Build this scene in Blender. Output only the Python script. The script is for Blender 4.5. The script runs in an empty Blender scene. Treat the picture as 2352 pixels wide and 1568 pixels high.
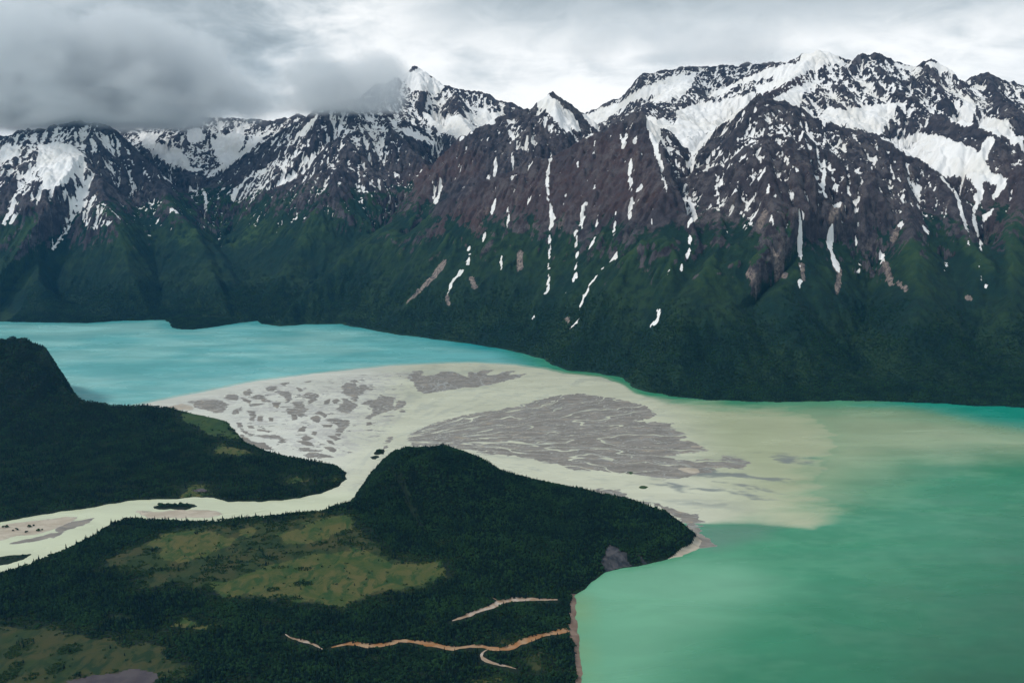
import bpy, math, time
import numpy as np
T0 = time.time()
# ------------------------------------------------------------------ camera, sky, sun, exposure
CAM_H, PITCH, FPX, CW, CH = 1000.0, math.radians(11.2), 2037.0, 2352.0, 1568.0
SUN_AZ, SUN_EL = math.radians(-112), math.radians(46)      # azimuth from +Y towards +X
scene = bpy.context.scene
cd = bpy.data.cameras.new('camera'); cam = bpy.data.objects.new('camera', cd)
scene.collection.objects.link(cam); scene.camera = cam
cam.location = (0, 0, CAM_H); cam.rotation_euler = (math.pi / 2 - PITCH, 0, 0)
cd.sensor_width = 36; cd.lens = FPX / CW * 36; cd.clip_start = 1; cd.clip_end = 60000

class NT:
    """small helper to write node trees"""
    def __init__(s, tree): s.t = tree; tree.nodes.clear()
    def n(s, kind, props=None, **ins):
        nd = s.t.nodes.new(kind)
        for k, v in (props or {}).items(): setattr(nd, k, v)
        for k, v in ins.items():
            key = int(k[1:]) if k[0] == '_' and k[1:].isdigit() else k.replace('_', ' ')
            s.set(nd.inputs[key], v)
        return nd
    def set(s, sock, v):
        if isinstance(v, bpy.types.Node): v = v.outputs[0]
        if isinstance(v, bpy.types.NodeSocket): s.t.links.new(v, sock)
        else: sock.default_value = v
    def m(s, op, a, b=0.0, c=0.0, clamp=False):
        return s.n('ShaderNodeMath', {'operation': op, 'use_clamp': clamp}, _0=a, _1=b, _2=c).outputs[0]
    def rng(s, v, a, b, c=0.0, d=1.0, smooth=True):
        return s.n('ShaderNodeMapRange', {'interpolation_type': 'SMOOTHSTEP' if smooth else 'LINEAR'},
                   _0=v, _1=a, _2=b, _3=c, _4=d).outputs[0]
    def mix(s, f, a, b):
        nd = s.n('ShaderNodeMix', {'data_type': 'RGBA'}); s.set(nd.inputs[0], f)
        for i, v in ((6, a), (7, b)):
            s.set(nd.inputs[i], (*v, 1) if isinstance(v, tuple) and len(v) == 3 else v)
        return nd.outputs[2]
    def noise(s, vec, scale, detail=5, rough=.55, dist=0.0):
        return s.n('ShaderNodeTexNoise', Vector=vec, Scale=scale, Detail=detail, Roughness=rough, Distortion=dist).outputs[0]
    def vmul(s, v, xyz):
        return s.n('ShaderNodeVectorMath', {'operation': 'MULTIPLY'}, _0=v, _1=xyz).outputs[0]
    def attr(s, name): return s.n('ShaderNodeAttribute', {'attribute_name': name})

w = bpy.data.worlds.new('World'); scene.world = w; w.use_nodes = True
N = NT(w.node_tree)
sky = N.n('ShaderNodeTexSky', {'sky_type': 'NISHITA', 'sun_disc': False, 'sun_elevation': SUN_EL,
                               'sun_rotation': SUN_AZ, 'air_density': 1.0, 'dust_density': 2.0})
dirv = N.n('ShaderNodeTexCoord').outputs['Generated']
sp = N.n('ShaderNodeSeparateXYZ', _0=dirv)
dx, dy, dz = sp.outputs
# cloud deck: soft banks, stretched along the horizon
c1 = N.noise(N.vmul(dirv, (1.0, 1.0, 2.6)), 5.0, 6, .58, .5)
c2 = N.noise(N.vmul(dirv, (1.0, 1.0, 2.0)), 15.0, 5, .6, .6)
cl = N.m('ADD', N.m('MULTIPLY', c1, .7), N.m('MULTIPLY', c2, .3))
az = N.m('ARCTAN2', dx, dy)
el = N.m('ARCSINE', dz)
azw = N.m('ADD', az, N.m('MULTIPLY', N.m('SUBTRACT', c2, .5), .22))
elw = N.m('ADD', el, N.m('MULTIPLY', N.m('SUBTRACT', c1, .5), .10))
leftbank = N.m('MULTIPLY', N.rng(azw, -.16, -.30), N.rng(elw, .035, .062))      # the heavy bank over the left-hand peaks
topbank = N.m('MULTIPLY', N.rng(elw, .115, .18), N.rng(azw, -.16, -.02))          # grey underside of the higher deck
b = N.rng(cl, .33, .60, .58, .90)
b = N.m('MULTIPLY', b, N.m('SUBTRACT', 1.0, N.m('MULTIPLY', leftbank, .42)))
b = N.m('MULTIPLY', b, N.m('SUBTRACT', 1.0, N.m('MULTIPLY', topbank, .42)))
tint = N.mix(N.rng(b, .25, .95), (.80, .93, 1.0), (1.0, 1.0, .985))
cc = N.n('ShaderNodeVectorMath', {'operation': 'SCALE'}, _0=tint); N.set(cc.inputs['Scale'], b)
bg1 = N.n('ShaderNodeBackground', Color=sky, Strength=.10)
bg2 = N.n('ShaderNodeBackground', Color=cc.outputs[0], Strength=1.0)
N.n('ShaderNodeOutputWorld', Surface=N.n('ShaderNodeMixShader', _0=.93, _1=bg1, _2=bg2))

sd = bpy.data.lights.new('sun', 'SUN'); sun = bpy.data.objects.new('sun', sd); scene.collection.objects.link(sun)
sd.energy = 1.5; sd.angle = math.radians(12); sd.color = (1, .96, .9)
sun.rotation_euler = (math.pi / 2 - SUN_EL, 0, math.pi - SUN_AZ)
vs = scene.view_settings; vs.view_transform = 'Standard'; vs.look = 'None'; vs.exposure = 0.38; vs.gamma = 1.0
scene.cycles.use_denoising = True; scene.cycles.max_bounces = 6; scene.cycles.volume_bounces = 3
scene.cycles.use_adaptive_sampling = True; scene.cycles.adaptive_threshold = .02

# ------------------------------------------------------------------ geometry helpers
cp, spn = math.cos(PITCH), math.sin(PITCH)
def ray(px, py):
    px = np.asarray(px, float); py = np.asarray(py, float)
    u = (px - CW / 2) / FPX; v = (CH / 2 - py) / FPX
    return u, cp + spn * v, -spn + cp * v
def G(px, py, z=0.0):
    """a photograph point that lies on the level z -> world x, y"""
    a, b_, c = ray(px, py); t = (z - CAM_H) / c
    return np.stack([a * t, b_ * t], -1)
def P(px, py, Y):
    """a photograph point that stands at depth Y -> world x, y, z"""
    a, b_, c = ray(px, py); t = Y / b_
    return np.array([a * t, Y, CAM_H + c * t])
def zc(pts, kx, ky, k): return [(kx + x * k, ky + y * k) for x, y in pts]
def Z1(p): return zc(p, 0, 0, .34)
def Z2(p): return zc(p, 776.2, 0, .34)
def Z3(p): return zc(p, 1552.3, 0, .34)
def Z5(p): return zc(p, 776.2, 470.4, .34)
def Z6(p): return zc(p, 1552.3, 470.4, .34)
def D4(p): return zc(p, 376.3, 809.1, .24)
def D5(p): return zc(p, 893.8, 827.9, .36)
def B1(p): return zc(p, 0, 987.8, .3702)
def B2(p): return zc(p, 776.2, 987.8, .3702)

def perlin(x, y, seed=0):
    r = np.random.RandomState(seed); perm = r.permutation(256); ang = r.rand(256) * 2 * np.pi
    gx, gy = np.cos(ang), np.sin(ang)
    xi = np.floor(x).astype(np.int64); yi = np.floor(y).astype(np.int64); xf = x - xi; yf = y - yi
    def g(a, b_, fx, fy):
        h = perm[(perm[a & 255] + b_) & 255]; return gx[h] * fx + gy[h] * fy
    u = xf * xf * xf * (xf * (xf * 6 - 15) + 10); v = yf * yf * yf * (yf * (yf * 6 - 15) + 10)
    n00, n10 = g(xi, yi, xf, yf), g(xi + 1, yi, xf - 1, yf)
    n01, n11 = g(xi, yi + 1, xf, yf - 1), g(xi + 1, yi + 1, xf - 1, yf - 1)
    a = n00 + u * (n10 - n00); return 1.5 * (a + v * (n01 + u * (n11 - n01) - a))
def fbm(x, y, oct=4, seed=0, gain=.5):
    s = 0; a = 1; t = 0
    for i in range(oct):
        s = s + a * perlin(x * 2 ** i + 17.3 * i, y * 2 ** i - 9.1 * i, seed + i); t += a; a *= gain
    return s / t * 1.4
def ss(x, a, b_):
    t = np.clip((x - a) / (b_ - a), 0, 1); return t * t * (3 - 2 * t)
def inside(X, Y, poly):
    poly = np.asarray(poly, float); res = np.zeros(X.shape, bool)
    x0, y0 = poly.min(0); x1, y1 = poly.max(0)
    m = (X >= x0) & (X <= x1) & (Y >= y0) & (Y <= y1)
    if not m.any(): return res
    x = X[m]; y = Y[m]; r = np.zeros(x.shape, bool); j = len(poly) - 1
    for i in range(len(poly)):
        xi, yi = poly[i]; xj, yj = poly[j]
        if yi != yj: r ^= ((yi > y) != (yj > y)) & (x < (xj - xi) * (y - yi) / (yj - yi) + xi)
        j = i
    res[m] = r; return res
def segdist(X, Y, pts, val=None, closed=False):
    """distance to a polyline; with val also the value interpolated at the nearest point"""
    pts = np.asarray(pts, float); n = len(pts); best = np.full(X.shape, 1e18); bv = None if val is None else np.zeros(X.shape)
    for i in range(n if closed else n - 1):
        ax, ay = pts[i][:2]; bx, by = pts[(i + 1) % n][:2]; ex, ey = bx - ax, by - ay; L = ex * ex + ey * ey + 1e-9
        t = np.clip(((X - ax) * ex + (Y - ay) * ey) / L, 0, 1)
        d = (X - ax - t * ex) ** 2 + (Y - ay - t * ey) ** 2
        m = d < best; best = np.where(m, d, best)
        if val is not None: bv = np.where(m, val[i] + t * (val[(i + 1) % n] - val[i]), bv)
    return (np.sqrt(best), bv) if val is not None else np.sqrt(best)
def sdf(X, Y, poly): return np.where(inside(X, Y, poly), 1, -1) * segdist(X, Y, poly, closed=True)
def blur(a, r):
    k = np.exp(-.5 * (np.arange(-3 * r, 3 * r + 1) / r) ** 2); k /= k.sum()
    for ax in (0, 1):
        p = np.pad(a, [(3 * r, 3 * r) if q == ax else (0, 0) for q in (0, 1)], mode='edge'); o = 0
        for i, wgt in enumerate(k): o = o + wgt * (p[i:i + a.shape[0]] if ax == 0 else p[:, i:i + a.shape[1]])
        a = o
    return a

class Grid:
    def __init__(s, x0, x1, y0, y1, c):
        s.x0, s.y0, s.c = x0, y0, c; s.nx = int((x1 - x0) / c) + 1; s.ny = int((y1 - y0) / c) + 1
        s.X, s.Y = np.meshgrid(x0 + np.arange(s.nx) * c, y0 + np.arange(s.ny) * c)
    def samp(s, a, x, y):
        fx = np.clip((x - s.x0) / s.c, 0, s.nx - 1.001); fy = np.clip((y - s.y0) / s.c, 0, s.ny - 1.001)
        i = fx.astype(int); j = fy.astype(int); u = fx - i; v = fy - j
        return (a[j, i] * (1 - u) + a[j, i + 1] * u) * (1 - v) + (a[j + 1, i] * (1 - u) + a[j + 1, i + 1] * u) * v
    def splat(s, x, y, wgt):
        i = np.clip(((x - s.x0) / s.c + .5).astype(int), 0, s.nx - 1); j = np.clip(((y - s.y0) / s.c + .5).astype(int), 0, s.ny - 1)
        return np.bincount(j * s.nx + i, weights=wgt, minlength=s.nx * s.ny).reshape(s.ny, s.nx)

def mesh_obj(name, V, F, mat=None, attrs=None, smooth=True, normals=None, parent=None, col=None):
    """V (n,3), F (m,3|4) -> one linked mesh object"""
    me = bpy.data.meshes.new(name); V = np.asarray(V, np.float32); F = np.asarray(F, np.int32); k = F.shape[1]
    me.vertices.add(len(V)); me.vertices.foreach_set('co', V.ravel())
    me.loops.add(F.size); me.loops.foreach_set('vertex_index', F.ravel())
    me.polygons.add(len(F)); me.polygons.foreach_set('loop_start', np.arange(0, F.size, k, dtype=np.int32))
    me.update(calc_edges=True)
    if smooth: me.polygons.foreach_set('use_smooth', np.ones(len(F), bool))
    for an, av in (attrs or {}).items():
        av = np.asarray(av, np.float32)
        if av.ndim == 2:
            at = me.attributes.new(an, 'FLOAT_VECTOR', 'POINT'); at.data.foreach_set('vector', av.ravel())
        else:
            at = me.attributes.new(an, 'FLOAT', 'POINT'); at.data.foreach_set('value', av)
    if mat: me.materials.append(mat)
    if normals is not None: me.normals_split_custom_set_from_vertices(np.asarray(normals, np.float32))
    me.update()
    o = bpy.data.objects.new(name, me); scene.collection.objects.link(o)
    if parent: o.parent = parent
    return o
def tag(o, label=None, cat=None, group=None, kind=None):
    for k, v in (('label', label), ('category', cat), ('group', group), ('kind', kind)):
        if v: o[k] = v
    return o
def grid_faces(ny, nx):
    i = np.arange(ny * nx).reshape(ny, nx)
    return np.stack([i[:-1, :-1], i[:-1, 1:], i[1:, 1:], i[1:, :-1]], -1).reshape(-1, 4)
def sub(V, F, attrs=None, normals=None):
    u, inv = np.unique(F, return_inverse=True)
    return V[u], inv.reshape(F.shape), {k: a[u] for k, a in (attrs or {}).items()}, (None if normals is None else normals[u])
def grid_normals(h, c):
    gy, gx = np.gradient(h, c); n = np.stack([-gx, -gy, np.ones_like(h)], -1)
    return (n / np.linalg.norm(n, axis=-1, keepdims=True)).reshape(-1, 3)

# ------------------------------------------------------------------ materials
def mat(name):
    m = bpy.data.materials.new(name); m.use_nodes = True; return m, NT(m.node_tree)
def finish(N, color, rough=.9, bump=None, bstr=.5, bdist=1.0, spec=.2):
    b = N.n('ShaderNodeBsdfPrincipled', Roughness=rough); N.set(b.inputs['Base Color'], color if not isinstance(color, tuple) else (*color, 1))
    N.set(b.inputs['Specular IOR Level'], spec)
    if bump is not None:
        N.set(b.inputs['Normal'], N.n('ShaderNodeBump', Height=bump, Strength=bstr, Distance=bdist))
    N.n('ShaderNodeOutputMaterial', Surface=b); return b

MAT = {}
def pos(N): return N.n('ShaderNodeNewGeometry').outputs['Position']
# mountainside: rock, turf and snow
m, N = mat('mountainside'); MAT['mountain'] = m
p = pos(N); snow, veg, rust, scree, stk = (N.attr(a).outputs['Fac'] for a in ('snow', 'veg', 'rust', 'scree', 'streak'))
nf = N.noise(p, .02, 6, .65); ng = N.noise(p, .07, 4, .6); nb = N.noise(p, .004, 4, .55)
nh = N.noise(N.vmul(p, (1, 1, .6)), .17, 4, .7)
rock = N.mix(N.rng(nb, .35, .65), (.058, .052, .060), (.105, .095, .098))
rock = N.mix(N.rng(nf, .40, .60), rock, (.030, .027, .034))
rock = N.mix(N.m('MULTIPLY', N.rng(nh, .52, .66), .7), rock, (.020, .019, .024))
rock = N.mix(N.m('MULTIPLY', N.m('MULTIPLY', N.rng(stk, .4, 1.8), N.rng(ng, .4, .62)), .55), rock, (.15, .135, .13))
rock = N.mix(N.m('MULTIPLY', rust, N.m('MULTIPLY', N.rng(nf, .36, .64, .35, .95), N.rng(nh, .35, .65, 1.0, .6))), rock, (.118, .066, .056))
rock = N.mix(N.m('MULTIPLY', scree, N.rng(ng, .3, .65)), rock, (.30, .245, .21))
grass = N.mix(N.rng(nb, .38, .62), (.008, .029, .021), (.020, .046, .021))
grass = N.mix(N.rng(nf, .4, .68), grass, (.007, .022, .017))
grass = N.mix(N.rng(N.attr('lush').outputs['Fac'], 0.0, 1.0), grass, N.mix(N.rng(nf, .35, .65), (.040, .074, .026), (.020, .054, .026)))
vm = N.rng(N.m('ADD', veg, N.m('MULTIPLY', N.m('SUBTRACT', nf, .5), 1.1)), .42, .58)
colr = N.mix(vm, rock, grass)
sm = N.rng(N.m('ADD', snow, N.m('ADD', N.m('MULTIPLY', N.m('SUBTRACT', nf, .5), .20), N.m('MULTIPLY', N.m('SUBTRACT', ng, .5), .42))), .48, .53)
colr = N.mix(sm, colr, N.mix(N.rng(nb, .4, .7), (.88, .88, .88), (.80, .785, .75)))
h = N.m('ADD', N.m('ADD', N.m('MULTIPLY', nf, 11.0), N.m('MULTIPLY', ng, 5.0)), N.m('MULTIPLY', nh, 2.5))
finish(N, colr, .9, N.m('MULTIPLY', h, N.m('SUBTRACT', 1.0, N.m('MULTIPLY', sm, .85))), 1.0, 1.0, .15)
# forest floor / lowland ground
m, N = mat('ground'); MAT['ground'] = m
p = pos(N); nf = N.noise(p, .05, 5, .6); nb = N.noise(p, .008, 4)
c = N.mix(N.rng(nb, .35, .65), (.006, .016, .010), (.014, .030, .012))
finish(N, N.mix(N.rng(nf, .4, .65), c, (.008, .016, .010)), .95, nf, .8, 2.0)
# meadow: sedge and moss
for nm, ca, cb, cg in (('meadow', (.052, .076, .020), (.098, .094, .032), (.024, .060, .016)),
                       ('meadow_green', (.028, .066, .018), (.045, .075, .024), (.020, .050, .016)),
                       ('meadow_dim', (.026, .046, .014), (.052, .054, .020), (.014, .034, .012))):
    m, N = mat(nm); MAT[nm] = m
    p = pos(N); nf = N.noise(N.vmul(p, (1, .6, 1)), .035, 6, .65, .6); nb = N.noise(p, .010, 4, .6, 1.0); ns = N.noise(p, .3, 2)
    c = N.mix(N.rng(nb, .38, .62), ca, cb); c = N.mix(N.rng(nf, .46, .62), c, cg)
    finish(N, c, .95, N.m('ADD', nf, N.m('MULTIPLY', ns, .2)), .6, 2.0)
# gravel and sand
for nm, ca, cb, cs in (('gravel', (.200, .185, .162), (.270, .248, .218), (.36, .30, .215)),
                       ('sand', (.42, .36, .28), (.52, .46, .37), (.33, .29, .23)),
                       ('beach', (.17, .115, .085), (.24, .17, .13), (.30, .24, .20))):
    m, N = mat(nm); MAT[nm] = m
    p = pos(N); nf = N.noise(N.vmul(p, (.6, 1.5, 1)), .022, 6, .62, .4); ns = N.noise(p, .22, 3, .7); wet = N.attr('wet').outputs['Fac']
    c = N.mix(N.rng(nf, .40, .60), ca, cb); c = N.mix(N.rng(N.m('ADD', nf, N.m('MULTIPLY', N.m('SUBTRACT', ns, .5), .4)), .60, .70), c, cs)
    c = N.mix(wet, c, (.335, .335, .315))
    finish(N, c, N.m('SUBTRACT', .85, N.m('MULTIPLY', wet, .4)), ns, .4, .5, .25)
# water: silt-laden, coloured by what it carries, plus painted cloud reflection and corner darkening
m, N = mat('silty_water'); MAT['water'] = m
p = pos(N); col = N.attr('col').outputs['Color']
rip = N.noise(N.vmul(p, (.35, 1.0, 1)), .05, 4, .6); fine = N.noise(N.vmul(p, (.4, 1, 1)), .010, 5, .6, .5)
col2 = N.n('ShaderNodeVectorMath', {'operation': 'SCALE'}, _0=col); N.set(col2.inputs['Scale'], N.rng(fine, .3, .7, .93, 1.06))
sheen = N.noise(N.vmul(p, (.3, 1, 1)), .0045, 4, .6, .8)
bs = finish(N, col2.outputs[0], N.rng(sheen, .35, .65, .12, .34), rip, .30, 1.2, .5)
N.set(bs.inputs['IOR'], 1.33)
m, N = mat('cliff'); MAT['cliff'] = m
p = pos(N); nf = N.noise(N.vmul(p, (1, 1, .35)), .06, 5, .65); finish(N, N.mix(N.rng(nf, .35, .65), (.030, .034, .042), (.085, .082, .088)), .95, nf, 1.0, 6.0)
# rusty streams, ponds
m, N = mat('rusty_stream'); MAT['stream'] = m
p = pos(N); nf = N.noise(p, .03, 4); ns = N.noise(p, .15, 3)
finish(N, N.mix(N.rng(nf, .35, .65), (.33, .15, .055), (.42, .28, .17)), .6, ns, .4, .6)
m, N = mat('stony_stream'); MAT['stream_pale'] = m
p = pos(N); nf = N.noise(p, .05, 4); ns = N.noise(p, .2, 3)
finish(N, N.mix(N.rng(nf, .35, .65), (.34, .23, .15), (.50, .42, .35)), .7, ns, .4, .6)
m, N = mat('pond_water'); MAT['pond'] = m
finish(N, N.mix(N.rng(N.noise(pos(N), .02, 3), .4, .6), (.050, .038, .045), (.075, .060, .062)), .25)
# foliage and bark
for nm, ca, cb in (('spruce_needles', (.003, .014, .012), (.007, .026, .017)), ('alder_leaves', (.004, .021, .014), (.028, .080, .026)),
                   ('willow_leaves', (.014, .050, .018), (.042, .082, .024))):
    m, N = mat(nm); MAT[nm] = m
    r = N.n('ShaderNodeObjectInfo').outputs['Random']; big = N.noise(pos(N), .013, 5, .65)
    f = N.m('ADD', N.m('MULTIPLY', r, .35), N.m('MULTIPLY', N.rng(big, .36, .66), .65))
    finish(N, N.mix(f, ca, cb), .85, spec=.15)
m, N = mat('bark'); MAT['bark'] = m
finish(N, N.mix(N.noise(pos(N), 3, 3), (.035, .028, .022), (.07, .058, .045)), .95)
# ------------------------------------------------------------------ far mountains: one height field, cut into single mountains
MG = Grid(-5150, 5150, 3480, 9900, 8.8)
X, Y = MG.X, MG.Y
wx = 70 * fbm(X / 900, Y / 900, 3, 5) ; wy = 70 * fbm(X / 900, Y / 900, 3, 9)
SHORE = [(-700, 730), (-200, 735), (0, 739), (100, 741), (200, 742), (280, 737), (380, 735), (390, 742), (392, 752), (410, 757), (440, 757), (500, 750), (560, 740),
         (590, 737), (600, 745), (650, 749), (700, 745), (780, 744), (840, 755), (900, 766), (970, 775), (1050, 786), (1150, 800), (1200, 811), (1250, 825),
         (1265, 835), (1300, 850), (1350, 853), (1430, 867), (1455, 890), (1500, 903), (1560, 913), (1640, 920), (1700, 922), (1800, 924), (1900, 921),
         (2000, 921), (2100, 925), (2200, 929), (2352, 937), (2700, 945), (3200, 950)]
shore = np.array([G(*q) for q in SHORE])
FAR_LAND = np.concatenate([shore, [[14000, 3500], [14000, 20000], [-14000, 20000], [-14000, 5800]]])
shd = sdf(X + 14 * fbm(X / 90, Y / 90, 2, 31), Y + 14 * fbm(X / 90, Y / 90, 2, 32), FAR_LAND)
# ridges: (mountain, slope, [(px, py, depth), ...])
R = [
 ('A', .74, [(1640, 330, 5650), (1690, 262, 5620), (1740, 226, 5600), (1830, 250, 5600), (1870, 275, 5580), (1950, 300, 5520), (2050, 340, 5420), (2130, 388, 5300), (2180, 440, 5120), (2225, 530, 4850), (2255, 600, 4600)]),
 ('A', .80, [(1740, 226, 5600), (1650, 360, 5330), (1640, 470, 5000), (1650, 560, 4650), (1620, 640, 4400)]),
 ('A', .85, [(1870, 275, 5580), (1900, 420, 5250), (1880, 540, 4850), (1800, 660, 4380)]),
 ('A', .85, [(2050, 340, 5420), (2080, 470, 5020), (2100, 600, 4560), (2090, 700, 4200)]),
 ('B', .74, [(1540, 330, 5720), (1490, 290, 5720), (1465, 256, 5700), (1440, 262, 5700), (1380, 292, 5740), (1340, 318, 5760), (1242, 365, 5820), (1157, 401, 5880), (1014, 471, 6000), (895, 566, 6000), (776, 644, 5950), (690, 700, 5840), (610, 736, 5700)]),
 ('B', .85, [(1465, 256, 5700), (1480, 400, 5380), (1430, 520, 5100), (1380, 640, 4850)]),
 ('B', .85, [(1340, 318, 5760), (1330, 440, 5450), (1290, 560, 5150), (1210, 680, 4950)]),
 ('B', .85, [(1157, 401, 5880), (1130, 500, 5560), (1080, 610, 5330)]),
 ('C', .80, [(1345, 268, 6850), (1300, 246, 6820), (1262, 219, 6800), (1215, 245, 6780), (1181, 258, 6780), (1102, 296, 6760), (1051, 326, 6740), (987, 377, 6700), (922, 415, 6680), (878, 456, 6650), (820, 524, 6560), (740, 600, 6350), (660, 680, 6050), (600, 735, 5780)]),
 ('C', .85, [(1262, 219, 6800), (1270, 300, 6480), (1180, 360, 6330)]),
 ('C', .85, [(987, 377, 6700), (960, 470, 6400)]),
 ('D', .62, [(1260, 300, 8300), (1345, 262, 8200), (1420, 235, 8150), (1480, 172, 8100), (1590, 163, 8050), (1650, 156, 8000), (1710, 152, 7900), (1775, 150, 7750)]),
 ('D', .45, [(1590, 163, 8050), (1560, 210, 7500), (1480, 250, 6950)]),
 ('E', .72, [(1640, 215, 7350), (1775, 150, 7300), (1830, 140, 7200), (1885, 122, 7100), (1925, 135, 7100), (1962, 152, 7120), (1985, 128, 7120), (2005, 126, 7120), (2060, 150, 7150), (2100, 156, 7150), (2145, 143, 7100), (2175, 165, 7080), (2225, 190, 7100), (2265, 172, 7150), (2300, 190, 7150), (2352, 205, 7150), (2450, 180, 7200), (2650, 160, 7300)]),
 ('E', .80, [(2145, 143, 7100), (2120, 205, 6750), (2095, 265, 6450), (2070, 310, 6250)]),
 ('E', .80, [(1885, 122, 7100), (1830, 185, 6750), (1760, 225, 6400)]),
 ('E', .80, [(1985, 128, 7120), (1920, 200, 6800), (1870, 245, 6500)]),
 ('J', .76, [(2150, 270, 6300), (2198, 288, 5900), (2246, 294, 5700), (2300, 316, 5550), (2352, 343, 5450), (2450, 350, 5350), (2600, 330, 5400), (2800, 300, 5500)]),
 ('J', .85, [(2352, 343, 5450), (2340, 470, 5000), (2320, 600, 4550), (2300, 700, 4250)]),
 ('J', .85, [(2265, 172, 7150), (2290, 230, 6700), (2330, 260, 6350)]),
 ('L', .72, [(800, 262, 8300), (870, 200, 8350), (930, 182, 8400), (960, 157, 8450), (1000, 182, 8450), (1035, 206, 8400), (1085, 216, 8350), (1150, 235, 8300), (1195, 252, 8250), (1240, 275, 8200)]),
 ('L', .80, [(1035, 206, 8400), (1050, 270, 7800), (1090, 310, 7400)]),
 ('K', .72, [(900, 215, 8000), (860, 232, 7800), (800, 236, 7650), (740, 250, 7600), (700, 262, 7600), (660, 285, 7600), (620, 312, 7600), (560, 352, 7600), (510, 398, 7500)]),
 ('K', .80, [(740, 250, 7600), (735, 330, 7200), (740, 410, 6950), (700, 480, 6700), (650, 560, 6450), (600, 650, 6100)]),
 ('K', .80, [(860, 232, 7800), (900, 310, 7350), (950, 360, 7050)]),
 ('K', .80, [(660, 285, 7600), (620, 400, 7200), (580, 480, 6900)]),
 ('M', .66, [(240, 300, 8700), (300, 305, 8700), (380, 285, 8600), (430, 278, 8500), (500, 275, 8500), (560, 276, 8500), (620, 282, 8450), (680, 270, 8400), (760, 262, 8400)]),
 ('M', .80, [(430, 278, 8500), (440, 330, 8050), (455, 375, 7750)]),
 ('N', .74, [(-500, 300, 7300), (-250, 330, 7300), (-100, 315, 7250), (0, 322, 7200), (50, 305, 7200), (120, 298, 7200), (190, 284, 7200), (245, 292, 7200), (290, 328, 7180), (340, 378, 7120), (380, 425, 7000), (415, 500, 6750), (470, 580, 6400), (530, 650, 6050), (520, 735, 5730)]),
 ('N', .85, [(190, 284, 7200), (230, 400, 6800), (270, 500, 6450), (290, 620, 6100)]),
 ('N', .85, [(50, 305, 7200), (20, 430, 6700), (60, 560, 6300), (100, 660, 5980)]),
]
RGN = [1 - np.abs(fbm(X / 420 + 3 * k, Y / 420 - 5 * k, 4, 40 + k)) for k in range(3)]
H = np.full(X.shape, -1e9); RID = np.zeros(X.shape, np.int8); names = 'ABCDEJLKMN'
for k, (nm, sl, pts) in enumerate(R):
    q = np.array([P(*t) for t in pts])
    sl_ = np.s_[max(0, int((q[:, 1].min() - 2700 - MG.y0) / MG.c)):max(0, int((q[:, 1].max() + 2700 - MG.y0) / MG.c)), max(0, int((q[:, 0].min() - 2700 - MG.x0) / MG.c)):max(0, int((q[:, 0].max() + 2700 - MG.x0) / MG.c))]
    d, zr = segdist((X + wx)[sl_], (Y + wy)[sl_], q, q[:, 2])
    prof = d * sl * (1 + .12 * np.exp(-d / 150)) - 14 * (1 - np.exp(-d / 25))
    rg = RGN[k % 3][sl_]
    h = zr - prof + (rg - .75) * 120 * ss(d, 20, 450)
    up = h > H[sl_]; H[sl_] = np.where(up, h, H[sl_]); RID[sl_][up] = names.index(nm)
# glacial troughs: the hanging valley at the left and the one behind the rust coloured ridge
for pts, hw, k1 in (([(450, 385, 7800), (468, 410, 7600), (480, 455, 7250), (485, 530, 6850), (520, 595, 6450), (548, 650, 6200), (568, 700, 5950), (575, 738, 5680)], 95.0, .62), ([(1010, 360, 7200), (930, 450, 6900), (850, 545, 6450), (740, 640, 6120), (650, 705, 5860), (615, 740, 5690)], 60.0, .66)):
    q = np.array([P(*t) for t in pts]); d, zf = segdist(X + .5 * wx, Y + .5 * wy, q, q[:, 2]); lim = zf + k1 * np.maximum(d - hw, 0) ** 1.02 + 25 * (d / 400) ** 2 + 18 * fbm(X / 120, Y / 120, 3, 97)
    t = np.clip(.5 + .5 * (lim - H) / 30, 0, 1); H = np.where(d < 900, lim + (H - lim) * t - 30 * t * (1 - t), H)
sc0 = shd * 1.05 + 12 * ss(shd, 0, 60) * (.5 + fbm(X / 60, Y / 60, 2, 77)) + 3
H = np.maximum(H, np.where(shd > 0, 2 + shd * .16 + 10 * fbm(X / 300, Y / 300, 3, 8) * ss(shd, 30, 200), -30))
a_, b_ = H, sc0; kk = 40.0                                            # smooth minimum: the slopes meet the lake at the traced shore
t = np.clip(.5 + .5 * (b_ - a_) / kk, 0, 1); H = b_ + (a_ - b_) * t - kk * t * (1 - t) * .6
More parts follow.
